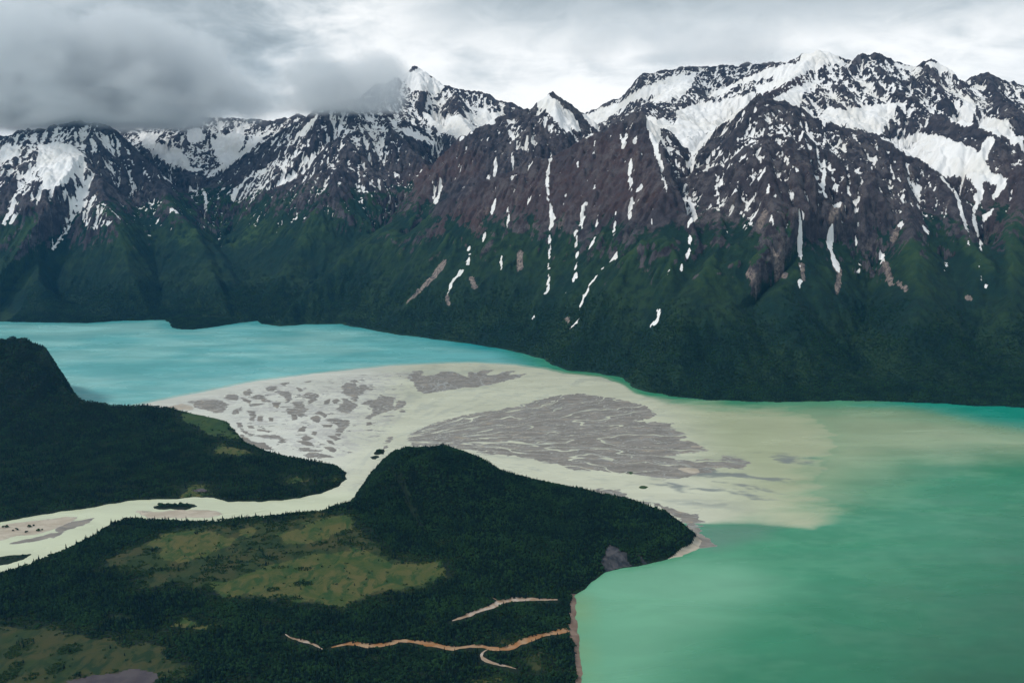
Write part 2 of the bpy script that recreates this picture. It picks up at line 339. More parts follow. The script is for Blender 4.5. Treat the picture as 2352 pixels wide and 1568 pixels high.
# low spit on the far shore
spit = sdf(X, Y, [G(*q) for q in [(388, 742), (392, 754), (415, 759), (445, 758), (505, 751), (562, 741), (540, 736), (400, 735)]])
H = np.where(spit > -10, np.minimum(H, 8 + np.maximum(spit, 0) * .25), H)
H += (16 * fbm(X / 140, Y / 140, 4, 60, .6) + 34 * (.72 - np.abs(fbm(X / 260, Y / 260, 3, 63)))) * ss(H, 20, 260)
HB = H.copy()
def erode(h, n, steps, seed, Kc, Ke, Kd, flow):
    r = np.random.RandomState(seed); ny, nx = h.shape
    px = r.rand(n) * (nx - 3) + 1; py = r.rand(n) * (ny - 3) + 1
    dx_ = np.zeros(n); dy_ = np.zeros(n); sed = np.zeros(n); spd = np.ones(n); wat = np.ones(n)
    hf = h.ravel()
    for st in range(steps):
        i = px.astype(int); j = py.astype(int); u = px - i; v = py - j; k = j * nx + i
        h00, h10, h01, h11 = hf[k], hf[k + 1], hf[k + nx], hf[k + nx + 1]
        gx = (h10 - h00) * (1 - v) + (h11 - h01) * v; gy = (h01 - h00) * (1 - u) + (h11 - h10) * u
        h0 = h00 * (1 - u) * (1 - v) + h10 * u * (1 - v) + h01 * (1 - u) * v + h11 * u * v
        dx_ = dx_ * .25 - gx * .75; dy_ = dy_ * .25 - gy * .75
        L = np.sqrt(dx_ ** 2 + dy_ ** 2) + 1e-9; dx_ /= L; dy_ /= L
        qx = np.clip(px + dx_, 1, nx - 2.01); qy = np.clip(py + dy_, 1, ny - 2.01)
        i2 = qx.astype(int); j2 = qy.astype(int); u2 = qx - i2; v2 = qy - j2; k2 = j2 * nx + i2
        h1 = hf[k2] * (1 - u2) * (1 - v2) + hf[k2 + 1] * u2 * (1 - v2) + hf[k2 + nx] * (1 - u2) * v2 + hf[k2 + nx + 1] * u2 * v2
        dh = h1 - h0; cap = np.maximum(-dh, .1) * spd * wat * Kc
        dep = np.where(dh > 0, np.minimum(dh, sed), np.where(sed > cap, (sed - cap) * Kd, -np.minimum((cap - sed) * Ke, np.maximum(-dh, 0) * .5)))
        live = (h0 > 3)
        dep = np.where(live, dep, 0); sed -= dep
        hf += np.bincount(np.concatenate([k, k + 1, k + nx, k + nx + 1]), weights=np.concatenate([dep * (1 - u) * (1 - v), dep * u * (1 - v), dep * (1 - u) * v, dep * u * v]), minlength=hf.size)
        flow += np.bincount(k, weights=live * wat, minlength=hf.size)
        spd = np.sqrt(np.maximum(spd ** 2 - dh * .04, .05)); spd = np.minimum(spd, 3); wat *= .985
        px, py = qx, qy
    return hf.reshape(ny, nx)
flow = np.zeros(H.size)
for e in range(3):
    H = erode(H, 120000, 45, 100 + e, 2.4, .30, .25, flow)
    H = H + np.clip(blur(H, 1) - H, -3, 3) * .35
flow = blur(flow.reshape(H.shape), 1)
H = HB + np.clip(H - HB, -55, 30) * (.35 + .65 * ss(HB, 350, 750))
cr = 1 - np.abs(fbm(X / 210 + .3 * Y / 210, Y / 150, 4, 140, .55)); cr2 = 1 - np.abs(fbm(X / 75, Y / 60, 3, 145, .6))
H = H + (46 * (cr - .72) + 24 * (cr2 - .72)) * (.25 * ss(H, 120, 400) + .75 * ss(H, 500, 1050))
H = np.where(shd < 0, np.maximum(np.minimum(H, shd * .5), -25), np.maximum(H, .3 + np.minimum(shd * .3, 3)))
print('mountains', time.time() - T0)
gy, gx = np.gradient(H, MG.c); steep = np.hypot(gx, gy)
conc = blur(H, 3) - H                                                 # > 0 in gullies
conc2 = blur(H, 8) - H
# streaks that run down the fall line
rs = np.random.RandomState(3); wn = .55 * (rs.rand(*H.shape) - .5) + blur(rs.rand(*H.shape), 1); gbx, gby = blur(gx, 1), blur(gy, 1); gl = np.hypot(gbx, gby) + 1e-6
lic = np.zeros(H.shape); 
for sg in (-1, 1):
    qx, qy = X.copy(), Y.copy()
    for st in range(7):
        lic += MG.samp(wn, qx, qy); ux, uy = MG.samp(gbx / gl, qx, qy), MG.samp(gby / gl, qx, qy)
        qx += sg * ux * 9; qy += sg * uy * 9
lic = (lic - lic.mean()) / lic.std()
# where the photograph's snow, scree and red rock lie: pixels followed down their rays to the slope they hit
SX = np.arange(-12, 2366, 2.1); SY = np.arange(140, 770, 2.1); PX, PY = np.meshgrid(SX, SY)
snow_r = np.zeros(PX.shape); half_r = np.zeros(PX.shape); scree_r = np.zeros(PX.shape); rust_r = np.zeros(PX.shape)
jx, jy = PX + 4 * fbm(PX / 14, PY / 14, 3, 3), PY + 4 * fbm(PX / 14, PY / 14, 3, 4)
POLYS = [(1, Z1(q)) for q in [
  [(260, 990), (380, 970), (480, 980), (540, 1030), (580, 1040), (500, 1170), (440, 1240), (300, 1290), (280, 1200), (250, 1120)],
  [(0, 1000), (60, 990), (150, 1040), (60, 1080), (0, 1100)], [(1260, 880), (1340, 870), (1390, 920), (1330, 960), (1270, 950)],
  [(940, 900), (1080, 900), (1040, 960), (1100, 990), (1200, 1010), (1260, 1060), (1290, 1130), (1400, 1150), (1300, 1160), (1150, 1110), (1050, 1040), (960, 980)],
  [(1430, 950), (1560, 900), (1640, 830), (1650, 950), (1600, 1040), (1550, 1090), (1480, 1110), (1450, 1020)],
  [(1880, 860), (1780, 930), (1650, 1050), (1500, 1150), (1400, 1200), (1420, 1160), (1600, 1050), (1720, 940), (1850, 870)],
  [(2180, 740), (2100, 860), (2000, 950), (1990, 930), (2080, 830)]]]
POLYS += [(1, Z2(q)) for q in [
  [(400, 520), (560, 450), (640, 530), (720, 590), (680, 640), (620, 620), (520, 610), (470, 580)],
  [(560, 760), (700, 790), (830, 770), (940, 870), (820, 950), (740, 890), (640, 850)],
  [(850, 740), (930, 790), (1000, 700), (1010, 770), (1110, 760), (1060, 820), (950, 860), (880, 800)],
  [(360, 860), (500, 880), (640, 950), (720, 1020), (600, 960), (470, 900)],
  [(1300, 680), (1430, 640), (1520, 720), (1600, 780), (1640, 890), (1560, 860), (1590, 930), (1500, 850), (1400, 740)],
  [(1640, 780), (1760, 740), (1900, 700), (2050, 600), (2150, 560), (2352, 490), (2352, 640), (2200, 690), (2100, 690), (2170, 630), (2000, 680), (1880, 760), (1830, 800), (1740, 860), (1700, 820)],
  [(2080, 790), (2200, 800), (2352, 900), (2352, 1000), (2250, 880), (2180, 870), (2160, 980), (2200, 1130), (2190, 1180), (2130, 1000), (2090, 850)]]]
POLYS += [(1, Z3(q)) for q in [
  [(440, 560), (600, 470), (800, 430), (980, 350), (1100, 400), (1160, 440), (1040, 430), (900, 480), (780, 540), (680, 590), (560, 640), (540, 610), (700, 510)],
  [(650, 670), (800, 600), (940, 560), (1030, 520), (960, 570), (870, 620), (830, 720), (730, 680)],
  [(0, 690), (60, 520), (130, 490), (120, 560), (60, 620)], [(210, 640), (400, 560), (480, 530), (440, 570), (330, 630), (220, 670)],
  [(0, 750), (150, 700), (300, 690), (450, 640), (540, 640), (470, 720), (380, 800), (280, 860), (220, 950), (140, 1040), (110, 1050), (60, 950), (0, 850)],
  [(840, 710), (900, 750), (960, 800), (1030, 730), (1150, 740), (1270, 730), (1400, 710), (1510, 690), (1460, 790), (1380, 910), (1300, 880), (1150, 850), (1000, 830), (900, 770)],
  [(1680, 430), (1760, 420), (1850, 480), (1950, 550), (1850, 500), (1760, 470)], [(1450, 430), (1660, 460), (1580, 480), (1480, 450)],
  [(1890, 850), (1920, 760), (1960, 640), (2010, 680), (2000, 850), (1940, 850), (1860, 820), (1840, 790), (1890, 800)],
  [(2040, 860), (2100, 800), (2230, 820), (2260, 890), (2352, 940), (2352, 1000), (2200, 920)],
  [(1390, 930), (1500, 960), (1640, 900), (1800, 930), (2000, 1000), (2040, 1030), (2110, 910), (2160, 950), (2090, 1080), (2120, 1170), (2200, 1200), (2230, 1250), (2150, 1360), (2190, 1260), (2050, 1220), (2080, 1310), (2040, 1380), (2010, 1480), (2040, 1550), (2000, 1500), (2040, 1340), (2030, 1250), (1950, 1180), (1880, 1200), (1750, 1150), (1640, 1080), (1500, 1010)]]]
POLYS += [(.55, Z3(q)) for q in [
  [(1210, 500), (1300, 480), (1500, 560), (1490, 600), (1400, 640), (1290, 600), (1250, 620), (1210, 580)],
  [(380, 800), (460, 720), (600, 730), (700, 740), (650, 850), (820, 900), (760, 970), (640, 950), (560, 1050), (440, 1120), (370, 1090), (370, 950)],
  [(1000, 540), (1150, 470), (1250, 640), (1180, 700), (1000, 650)], [(0, 1000), (110, 1060), (300, 940), (380, 960), (300, 1130), (130, 1180), (0, 1160)]]]
POLYS += [(.55, Z2(q)) for q in [[(2200, 830), (2300, 960), (2310, 1060), (2240, 1040), (2170, 960)], [(0, 720), (250, 640), (430, 800), (560, 960), (330, 900), (340, 1080), (150, 960), (0, 1000)],
  [(1130, 780), (1320, 900), (1330, 1040), (1230, 1000)], [(1300, 680), (1480, 760), (1560, 950), (1400, 880)]]]
POLYS += [(.55, Z1(q)) for q in [[(0, 900), (480, 850), (720, 850), (900, 1050), (700, 1010), (560, 1060), (640, 1200), (500, 1390), (260, 1390), (120, 1300), (100, 1150), (0, 1300)],
  [(1980, 1010), (2120, 1040), (2050, 1180), (1800, 1290), (1650, 1400), (1520, 1320), (1700, 1170)], [(480, 1250), (700, 1350), (830, 1480), (760, 1520), (600, 1550), (520, 1400)]]]
for v_, q in POLYS:
    if v_ == 1: snow_r = np.maximum(snow_r, inside(jx, jy, q))
    else: half_r = np.maximum(half_r, inside(jx, jy, q))
LINES = [(w_, f(q)) for f, L in (
 (Z2, [(10, [(1440, 1040), (1415, 1200), (1420, 1350), (1440, 1430)]), (9, [(1460, 1470), (1440, 1540)]), (12, [(1975, 1080), (1970, 1200), (1975, 1280)]), (9, [(1990, 1380), (1970, 1460)]),
       (9, [(630, 1190), (655, 1290), (660, 1380)]), (12, [(700, 1200), (690, 1280), (660, 1380)]), (10, [(1150, 880), (1240, 1010)]), (14, [(1280, 900), (1270, 1000), (1310, 1040)]),
       (8, [(1360, 1080), (1290, 1120), (1220, 1140)]), (9, [(1070, 1350), (1035, 1450)]), (9, [(1690, 1340), (1660, 1400), (1655, 1470)]), (12, [(1720, 900), (1630, 1000)]), (6, [(1740, 920), (1722, 1050)]),
       (14, [(2190, 1180), (2220, 1280), (2235, 1340)]), (14, [(1070, 1060), (1060, 1180)]), (14, [(1180, 1030), (1185, 1140)]), (9, [(1010, 930), (1000, 970)]), (8, [(2070, 1030), (2010, 1080)]),
       (12, [(1600, 1090), (1625, 1130)]), (10, [(1300, 1330), (1285, 1370)]), (10, [(1550, 1270), (1530, 1330)]), (10, [(1010, 1170), (1020, 1220)]), (7, [(885, 1330), (865, 1390)]),
       (16, [(1905, 900), (1930, 990)]), (16, [(1950, 920), (1920, 1000)]), (10, [(2010, 920), (1995, 980)]), (12, [(2060, 1250), (2000, 1310)]), (8, [(170, 1180), (260, 1280)]), (6, [(150, 1270), (280, 1350)]),
       (12, [(270, 1210), (285, 1290)]), (12, [(380, 1160), (420, 1200)]), (10, [(1150, 1230), (1130, 1270)]), (9, [(1220, 1170), (1150, 1230)])]),
 (Z3, [(10, [(110, 1050), (120, 1120)]), (14, [(1770, 1180), (1890, 1300), (1930, 1430), (1960, 1550)]), (12, [(990, 1040), (1005, 1150), (990, 1280), (1010, 1330)]), (14, [(1210, 1080), (1270, 1075), (1350, 1075), (1310, 1170)]),
       (9, [(1550, 1240), (1530, 1390)]), (12, [(430, 1190), (410, 1290), (340, 1395)]), (9, [(260, 1150), (280, 1300), (295, 1420)]), (14, [(85, 1340), (120, 1430), (130, 1480), (80, 1530)]),
       (9, [(1000, 920), (1005, 1000)]), (26, [(1105, 950), (1100, 990)]), (22, [(890, 1170), (910, 1210)]), (22, [(1210, 1165), (1250, 1165)]), (12, [(1110, 1220), (1060, 1280)]), (12, [(740, 1050), (760, 1110)]),
       (14, [(780, 1130), (830, 1150)]), (14, [(570, 1060), (620, 1080)]), (9, [(620, 1240), (630, 1310)]), (10, [(780, 1280), (800, 1340)]), (12, [(1240, 1330), (1230, 1350)]), (12, [(1120, 1370), (1050, 1410)]),
       (12, [(320, 1220), (300, 1260)]), (12, [(180, 1160), (270, 1080)]), (10, [(630, 1120), (530, 1250)]), (18, [(2140, 1340), (2230, 1240), (2200, 1190)]), (11, [(860, 880), (830, 950)]),
       (12, [(1710, 1230), (1750, 1290)]), (10, [(650, 1440), (655, 1500)]), (12, [(820, 1440), (860, 1460), (830, 1510)]), (9, [(1170, 1520), (1240, 1530), (1300, 1520)]), (12, [(1980, 1260), (2030, 1350)]),
       (9, [(1450, 1450), (1450, 1480)]), (14, [(1370, 1380), (1400, 1375)]), (10, [(2140, 1410), (2070, 1510)]), (10, [(300, 1060), (330, 1150)]), (16, [(690, 1300), (670, 1330)]), (14, [(1010, 1290), (1020, 1290)])]),
 (Z6, [(11, [(100, 0), (120, 60), (140, 70), (80, 130)]), (12, [(90, 240), (100, 290), (70, 380)]), (11, [(655, 60), (650, 120)]), (12, [(820, 65), (845, 90), (870, 60)]), (24, [(838, 155), (835, 235)]), (12, [(835, 260), (845, 325)]),
       (34, [(1060, 160), (1035, 225), (1045, 300)]), (20, [(1050, 320), (1080, 400), (1100, 450)]), (11, [(1170, 130), (1240, 140), (1310, 130)]), (10, [(1210, 190), (1230, 275)]), (10, [(1245, 395), (1236, 465)]), (16, [(1360, 325), (1390, 340), (1405, 390)]),
       (13, [(1920, 0), (1940, 100), (1970, 190)]), (13, [(2030, 0), (2010, 80), (2050, 220), (2065, 290)]), (9, [(2145, 20), (2070, 120)]), (10, [(2065, 515), (2110, 555)]), (7, [(1840, 390), (1815, 440)]), (11, [(1980, 210), (1978, 300)]),
       (10, [(615, 200), (635, 205)]), (9, [(760, 265), (800, 220)]), (10, [(1505, 138), (1535, 140)]), (9, [(1670, 150), (1710, 190)]), (7, [(835, 500), (830, 570)]), (7, [(40, 410), (30, 430)]), (12, [(1360, 125), (1390, 130)])]),
 (Z5, [(9, [(1045, 0), (1035, 75)]), (8, [(1000, 170), (975, 250)]), (12, [(885, 360), (880, 400)]), (10, [(880, 400), (830, 455), (770, 520)]), (10, [(1105, 340), (1100, 440)]), (12, [(1430, 0), (1440, 60), (1455, 90), (1435, 150)]),
       (8, [(1430, 200), (1430, 300)]), (9, [(1425, 470), (1420, 560), (1380, 635)]), (11, [(1655, 0), (1655, 80)]), (9, [(1600, 180), (1600, 210)]), (12, [(1610, 265), (1612, 325)]), (9, [(1605, 480), (1585, 520)]), (7, [(1740, 210), (1700, 290)]),
       (7, [(1895, 310), (1860, 390)]), (5, [(1755, 480), (1700, 540)]), (8, [(1670, 620), (1635, 690)]), (8, [(1625, 770), (1580, 830)]), (11, [(1975, 0), (1970, 70)]), (12, [(2155, 690), (2175, 745), (2150, 790), (2105, 815)]), (10, [(1315, 740), (1325, 770)]),
       (9, [(1320, 800), (1312, 830)]), (7, [(1755, 60), (1750, 140)]), (7, [(1875, 40), (1865, 230)]), (6, [(2120, 80), (2125, 160)]), (7, [(1540, 590), (1540, 605)]), (5, [(880, 280), (875, 320)]), (5, [(1145, 0), (1145, 180)])]),
 (Z1, [(16, [(110, 1300), (80, 1420), (10, 1520)]), (16, [(120, 1430), (70, 1510)]), (9, [(980, 1160), (1020, 1210)]), (8, [(1270, 1270), (1330, 1300)]), (8, [(1060, 1180), (1190, 1240)]), (8, [(1130, 1400), (1200, 1440)]), (9, [(1370, 1270), (1395, 1350), (1390, 1450)])]),
 (Z5, [(5, [(1430, 0), (1445, 90), (1430, 200), (1428, 320), (1424, 470), (1415, 570), (1370, 650)]), (5, [(1655, 0), (1650, 80), (1612, 180), (1610, 330), (1606, 480), (1580, 525)]), (5, [(2250, 420), (2200, 560), (2155, 690)]), (4, [(1900, 300), (1755, 480), (1690, 560), (1635, 690), (1625, 770)]), (4, [(890, 260), (885, 360)]), (4, [(770, 520), (745, 600)])]),
 (Z6, [(6, [(120, 60), (80, 130), (95, 240), (100, 300), (65, 390), (20, 460)]), (6, [(838, 60), (838, 330), (850, 480), (830, 560)]), (6, [(2065, 290), (2050, 380), (2055, 480), (2100, 550)]), (5, [(650, 0), (655, 230)])]),
 (Z2, [(6, [(1975, 1280), (1990, 1380), (1965, 1500)]), (6, [(1440, 1430), (1460, 1470)]), (6, [(1660, 1470), (1655, 1540)])]),
 ) for w_, q in L]
for w_, q in LINES:
    d, tt = segdist(jx, jy, q, np.linspace(0, 1, len(q))); ww = w_ * .34 * (.30 + .80 * np.sin(np.pi * (.10 + .80 * tt))) * (1 + .8 * fbm(PX / 11, PY / 11, 2, 8))
    snow_r = np.maximum(snow_r, ss(-d, -ww * .58 - .9, -ww * .25 - .2))
for w_, q in [(26, Z6([(1080, 400), (1105, 460), (1090, 580)])), (20, Z6([(1400, 380), (1440, 470), (1460, 540)])), (24, Z6([(600, 60), (560, 140)])), (26, Z6([(1500, 160), (1470, 230)])), (30, Z6([(1120, 10), (1050, 100)])), (22, Z6([(1500, 520), (1560, 580)])),
              (16, Z6([(2000, 640), (1960, 620)])), (24, Z6([(850, 400), (860, 500)])), (26, Z6([(660, 340), (740, 480)])), (26, Z5([(720, 390), (650, 480), (580, 550)])), (18, Z5([(580, 550), (490, 640), (420, 700)])), (9, Z5([(420, 700), (290, 790)])),
              (30, Z6([(490, 460), (560, 550)])), (36, Z6([(480, 1270), (500, 1290)])), (30, Z6([(600, 1260), (620, 1310)])), (26, Z6([(750, 1270), (770, 1300)])), (22, Z6([(350, 1310), (390, 1300)])), (22, Z5([(880, 850), (890, 890)])), (22, Z5([(1010, 880), (1040, 930)])),
              (16, Z5([(740, 600), (745, 680)])), (28, Z5([(900, 500), (930, 560)])), (26, Z5([(1230, 330), (1230, 420)])), (24, Z5([(1540, 760), (1560, 790)]))]:
    d = segdist(jx, jy, q); scree_r = np.maximum(scree_r, ss(-d, -w_ * .34 * .8, -w_ * .34 * .3))
for v_, q in [(.75, Z2([(420, 1240), (620, 1100), (760, 1000), (900, 1000), (1000, 1100), (980, 1200), (760, 1200), (640, 1280), (600, 1380), (540, 1370), (440, 1290)])), (.55, Z2([(960, 1250), (1250, 1160), (1420, 1080), (1900, 850), (2100, 1000), (2200, 1250), (2300, 1400), (1700, 1500), (1100, 1540), (700, 1560), (700, 1420)])),
              (.7, Z5([(650, 100), (900, 30), (1100, 180), (900, 260), (760, 380), (660, 360), (640, 260)])), (.8, Z5([(390, 440), (480, 440), (540, 530), (400, 560)])), (.45, Z3([(560, 640), (760, 500), (930, 470), (860, 600), (680, 660)])), (.4, Z3([(1900, 1150), (2352, 1020), (2352, 1600), (2150, 1600)])), (.12, Z3([(0, 1100), (2300, 1100), (2300, 1500), (0, 1500)]))]:
    rust_r = np.maximum(rust_r, v_ * inside(jx + 8 * fbm(PX / 30, PY / 30, 2, 6), jy, q))
def cast(px, py):
    a, b_, c = ray(px, py); hit = np.full(px.shape, np.nan); alive = np.ones(px.shape, bool); prev = 3400.0; yy = 3400.0
    while yy < 10100:
        st = 14.0 if yy < 6000 else 20.0; yy += st
        t = yy / b_[alive]; x = a[alive] * t; z = CAM_H + c[alive] * t
        i = np.clip(((x - MG.x0) / MG.c + .5).astype(int), 0, MG.nx - 1); j = np.clip(int((yy - MG.y0) / MG.c + .5), 0, MG.ny - 1)
        under = z < np.where(yy < MG.y0, 0, H[j, i])
        idx = np.flatnonzero(alive)[under]; hit[idx] = yy - st * .5; alive[idx] = False
        if not alive.any(): break
    return a * hit / b_, hit
fx, fy = cast(PX.ravel(), PY.ravel()); ok = np.isfinite(fx)
def tap(a):
    p = np.pad(a, 1, mode='edge'); a = .22 * p[:-2, 1:-1] + .56 * p[1:-1, 1:-1] + .22 * p[2:, 1:-1]; p = np.pad(a, 1, mode='edge'); return .22 * p[1:-1, :-2] + .56 * p[1:-1, 1:-1] + .22 * p[1:-1, 2:]
def project(r):
    v = r.ravel()[ok]; x, y = fx[ok], fy[ok]; num = MG.splat(x, y, v); den = MG.splat(x, y, np.ones_like(v))
    n1, d1 = tap(num), tap(den); n2, d2 = blur(num, 4), blur(den, 4)
    fine = np.where(d1 > .05, n1 / np.maximum(d1, .05), np.nan); wide = n2 / np.maximum(d2, 1e-6)
    return np.where(np.isfinite(fine), fine, wide), ss(d2, .002, .02)
SNt, seen = project(snow_r); HAt, _ = project(half_r); SCt, _ = project(scree_r); RUt, _ = project(rust_r)
print('cast', time.time() - T0)
# snow: bare below about 600 m, then beds in the hollows and streaks down the fall line
left = ss(-X, 200, 1500)
Hs = H + 190 * left + 120 * fbm(X / 600, Y / 600, 2, 21)
far_ = np.isin(RID, [names.index(c) for c in 'DELMK'])
isB = np.isin(RID, [names.index(c) for c in 'BC'])
Dn = .13 * ss(Hs, 560, 900) + .27 * ss(Hs, 950, 1500) + .30 * far_ * ss(Hs, 1100, 1450)
Dn = Dn + .12 * (RID == names.index('A')) * ss(H, 620, 800)
Dn = Dn * np.where(isB, .55, 1.0) * (1 - .45 * ss(steep, 1.0, 1.8))
Dn = np.maximum(Dn, (.56 + .16 * left) * ss(HAt, .2, .7)); Dn = np.maximum(Dn * (1 - .25 * seen), .965 * ss(SNt, .16, .5)); Dn = np.clip(Dn, .0005, .985)
Wn = .62 * lic + .55 * fbm(X / 19, Y / 19, 3, 23, .6) / .42 + .45 * np.clip(conc / (conc.std() + 1e-6), -2, 2) + .25 * np.clip(conc2 / (conc2.std() + 1e-6), -2, 2)
Wn = Wn / Wn[H > 500].std()
snow = np.clip(.5 + .22 * (Wn + .58 * np.log(Dn / (1 - Dn))), 0, 1)
snow = np.maximum(snow, (.30 + .34 * ss(SNt, .15, .65)) * (SNt > .05)) * ss(H, 40, 80)
vd = segdist(X, Y, np.array([P(*t) for t in [(470, 405, 7650), (480, 455, 7250), (485, 530, 6850), (530, 600, 6450)]]))
vline = 715 + 140 * ss(-X, 250, 1000) - 120 * ss(-X, 2350, 2900) + 100 * fbm(X / 500, Y / 500, 3, 51)
veg = .5 + (vline - H) / 380 - .22 * ss(steep, 1.1, 1.8) + .10 * lic + .012 * np.clip(conc, -10, 10)
lush = ss(H, 260, 480) * ss(-X, 300, 900) * (1 - ss(vd, 150, 480)) * 1.6 * ss(fbm(X / 300, Y / 300, 3, 58), -.3, .3) * ss(1.1 - steep, 0, .4)
lush = np.clip(np.maximum(lush, .6 * ss(-conc2, 3, 18)) * ss(H, 300, 520), 0, 1)
cliff = ss(fbm(X / 160, Y / 220, 4, 55) + .8 * (steep - 1.0), .26, .54) * ss(H, 120, 380)
veg = np.clip(veg - .55 * cliff * ss(H, 150, 450) - 1.5 * ss(SCt, .08, .5), 0, 1.2)
scree = np.clip(1.0 * ss(SCt, .05, .45) + .30 * ss(lic, .6, 2.0) * ss(H, 350, 600), 0, 1)
rust = np.clip(blur(RUt, 5) + .10 * ss(fbm(X / 600, Y / 600, 3, 91), .1, .5), 0, 1)
V = np.stack([X, Y, H], -1).reshape(-1, 3); F = grid_faces(MG.ny, MG.nx); NRM = grid_normals(H, MG.c)
AT = dict(snow=snow.ravel(), veg=veg.ravel(), rust=rust.ravel(), scree=scree.ravel(), streak=lic.ravel(), lush=lush.ravel())
fc = F[:, 0]; fX, fY = X.ravel()[fc], Y.ravel()[fc]
keep = (np.abs(np.arctan2(fX, fY)) < math.radians(42)) & (H.ravel()[F].max(1) > -6)
LAB = {'A': 'steep dark grey mountain right of centre, snow scattered over its face above the lake', 'B': 'reddish brown mountain at the centre with a dark pointed top and long snow gullies',
       'C': 'rust coloured ridge with a snowy summit behind the central brown mountain', 'D': 'broad snow shelf on the far skyline beneath the cloud, right of centre',
       'E': 'highest jagged snowy crest along the skyline at the right', 'J': 'dark mountainside at the right edge with a snowy ravine beside it',
       'L': 'snow capped peak left of centre whose top meets the cloud', 'K': 'blue grey mountain with diagonal snow streaks, right of the green hanging valley',
       'M': 'snow filled cirque at the head of the green hanging valley', 'N': 'snow patched mountain at the left edge beneath the dark cloud'}
fid = RID.ravel()[fc]
for i, k in enumerate(names):
    f = F[keep & (fid == i)]
    if len(f): tag(mesh_obj('mountain', *[q for q in sub(V, f)[:2]], MAT['mountain'], sub(V, f, AT)[2], True, sub(V, f, None, NRM)[3]), LAB[k], 'mountain', 'mountains across the lake', 'structure')
print('mountain meshes', time.time() - T0)
# ------------------------------------------------------------------ lowlands: outlines at the water level
W_LAND = np.array([G(*q) for q in [(-500, 850), (-200, 855), (0, 862), (60, 868), (120, 876), (165, 890), (184, 920), (188, 948), (215, 957), (260, 955), (330, 948), (400, 943), (450, 951), (520, 966), (542, 990), (566, 1015),
    (615, 1036), (680, 1051), (740, 1061), (780, 1071), (796, 1084), (795, 1100), (776, 1118), (740, 1132), (680, 1145), (600, 1152), (520, 1151), (485, 1143), (440, 1141), (400, 1146), (350, 1147), (300, 1149), (200, 1167), (100, 1181), (0, 1199), (-200, 1235), (-600, 1300)]])
S_LAND = np.array([G(*q) for q in [(-700, 1520), (-200, 1385), (0, 1316), (60, 1299), (150, 1260), (220, 1226), (262, 1198), (300, 1190), (340, 1193), (480, 1197), (560, 1191), (650, 1188), (740, 1182), (800, 1168), (810, 1145), (828, 1118), (848, 1090), (866, 1068), (885, 1052),
    (930, 1046), (1000, 1056), (1100, 1084), (1200, 1112), (1250, 1120), (1340, 1135), (1400, 1153), (1480, 1168), (1540, 1184), (1578, 1212), (1616, 1242), (1606, 1258), (1566, 1277), (1502, 1292), (1430, 1305), (1390, 1314), (1352, 1343),
    (1322, 1366), (1322, 1400), (1327, 1440), (1332, 1500), (1338, 1568), (1344, 1700), (1352, 1900), (-900, 1900)]])
STREAMS = [(9.5, 'stream', B2([(-40, 1345), (80, 1315), (200, 1335), (300, 1325), (380, 1300), (500, 1310), (600, 1330), (700, 1355), (800, 1340), (880, 1330), (960, 1355), (1060, 1350), (1140, 1310), (1240, 1275), (1340, 1255), (1440, 1232)]), 'long rusty orange creek winding to the brown lake beach'),
           (6.0, 'stream_pale', B2([(935, 1352), (885, 1380), (895, 1415), (960, 1442), (1060, 1462), (1120, 1482)]), 'short pale side creek hooking off the long orange creek'),
           (8.5, 'stream_pale', B2([(710, 1178), (800, 1148), (880, 1115), (960, 1095), (1000, 1065), (1080, 1047), (1200, 1047), (1290, 1050), (1370, 1052)]), 'upper creek with pale stony banks below the wooded hill'),
           (4.5, 'stream_pale', B2([(1000, 1062), (970, 1045), (945, 1028)]), 'short pale spur at the bend of the upper creek'),
           (6.0, 'stream_pale', B1([(1770, 1262), (1800, 1285), (1870, 1300), (1940, 1322), (2010, 1362)]), 'broken stony creek bed in dark woods left of the orange creek')]
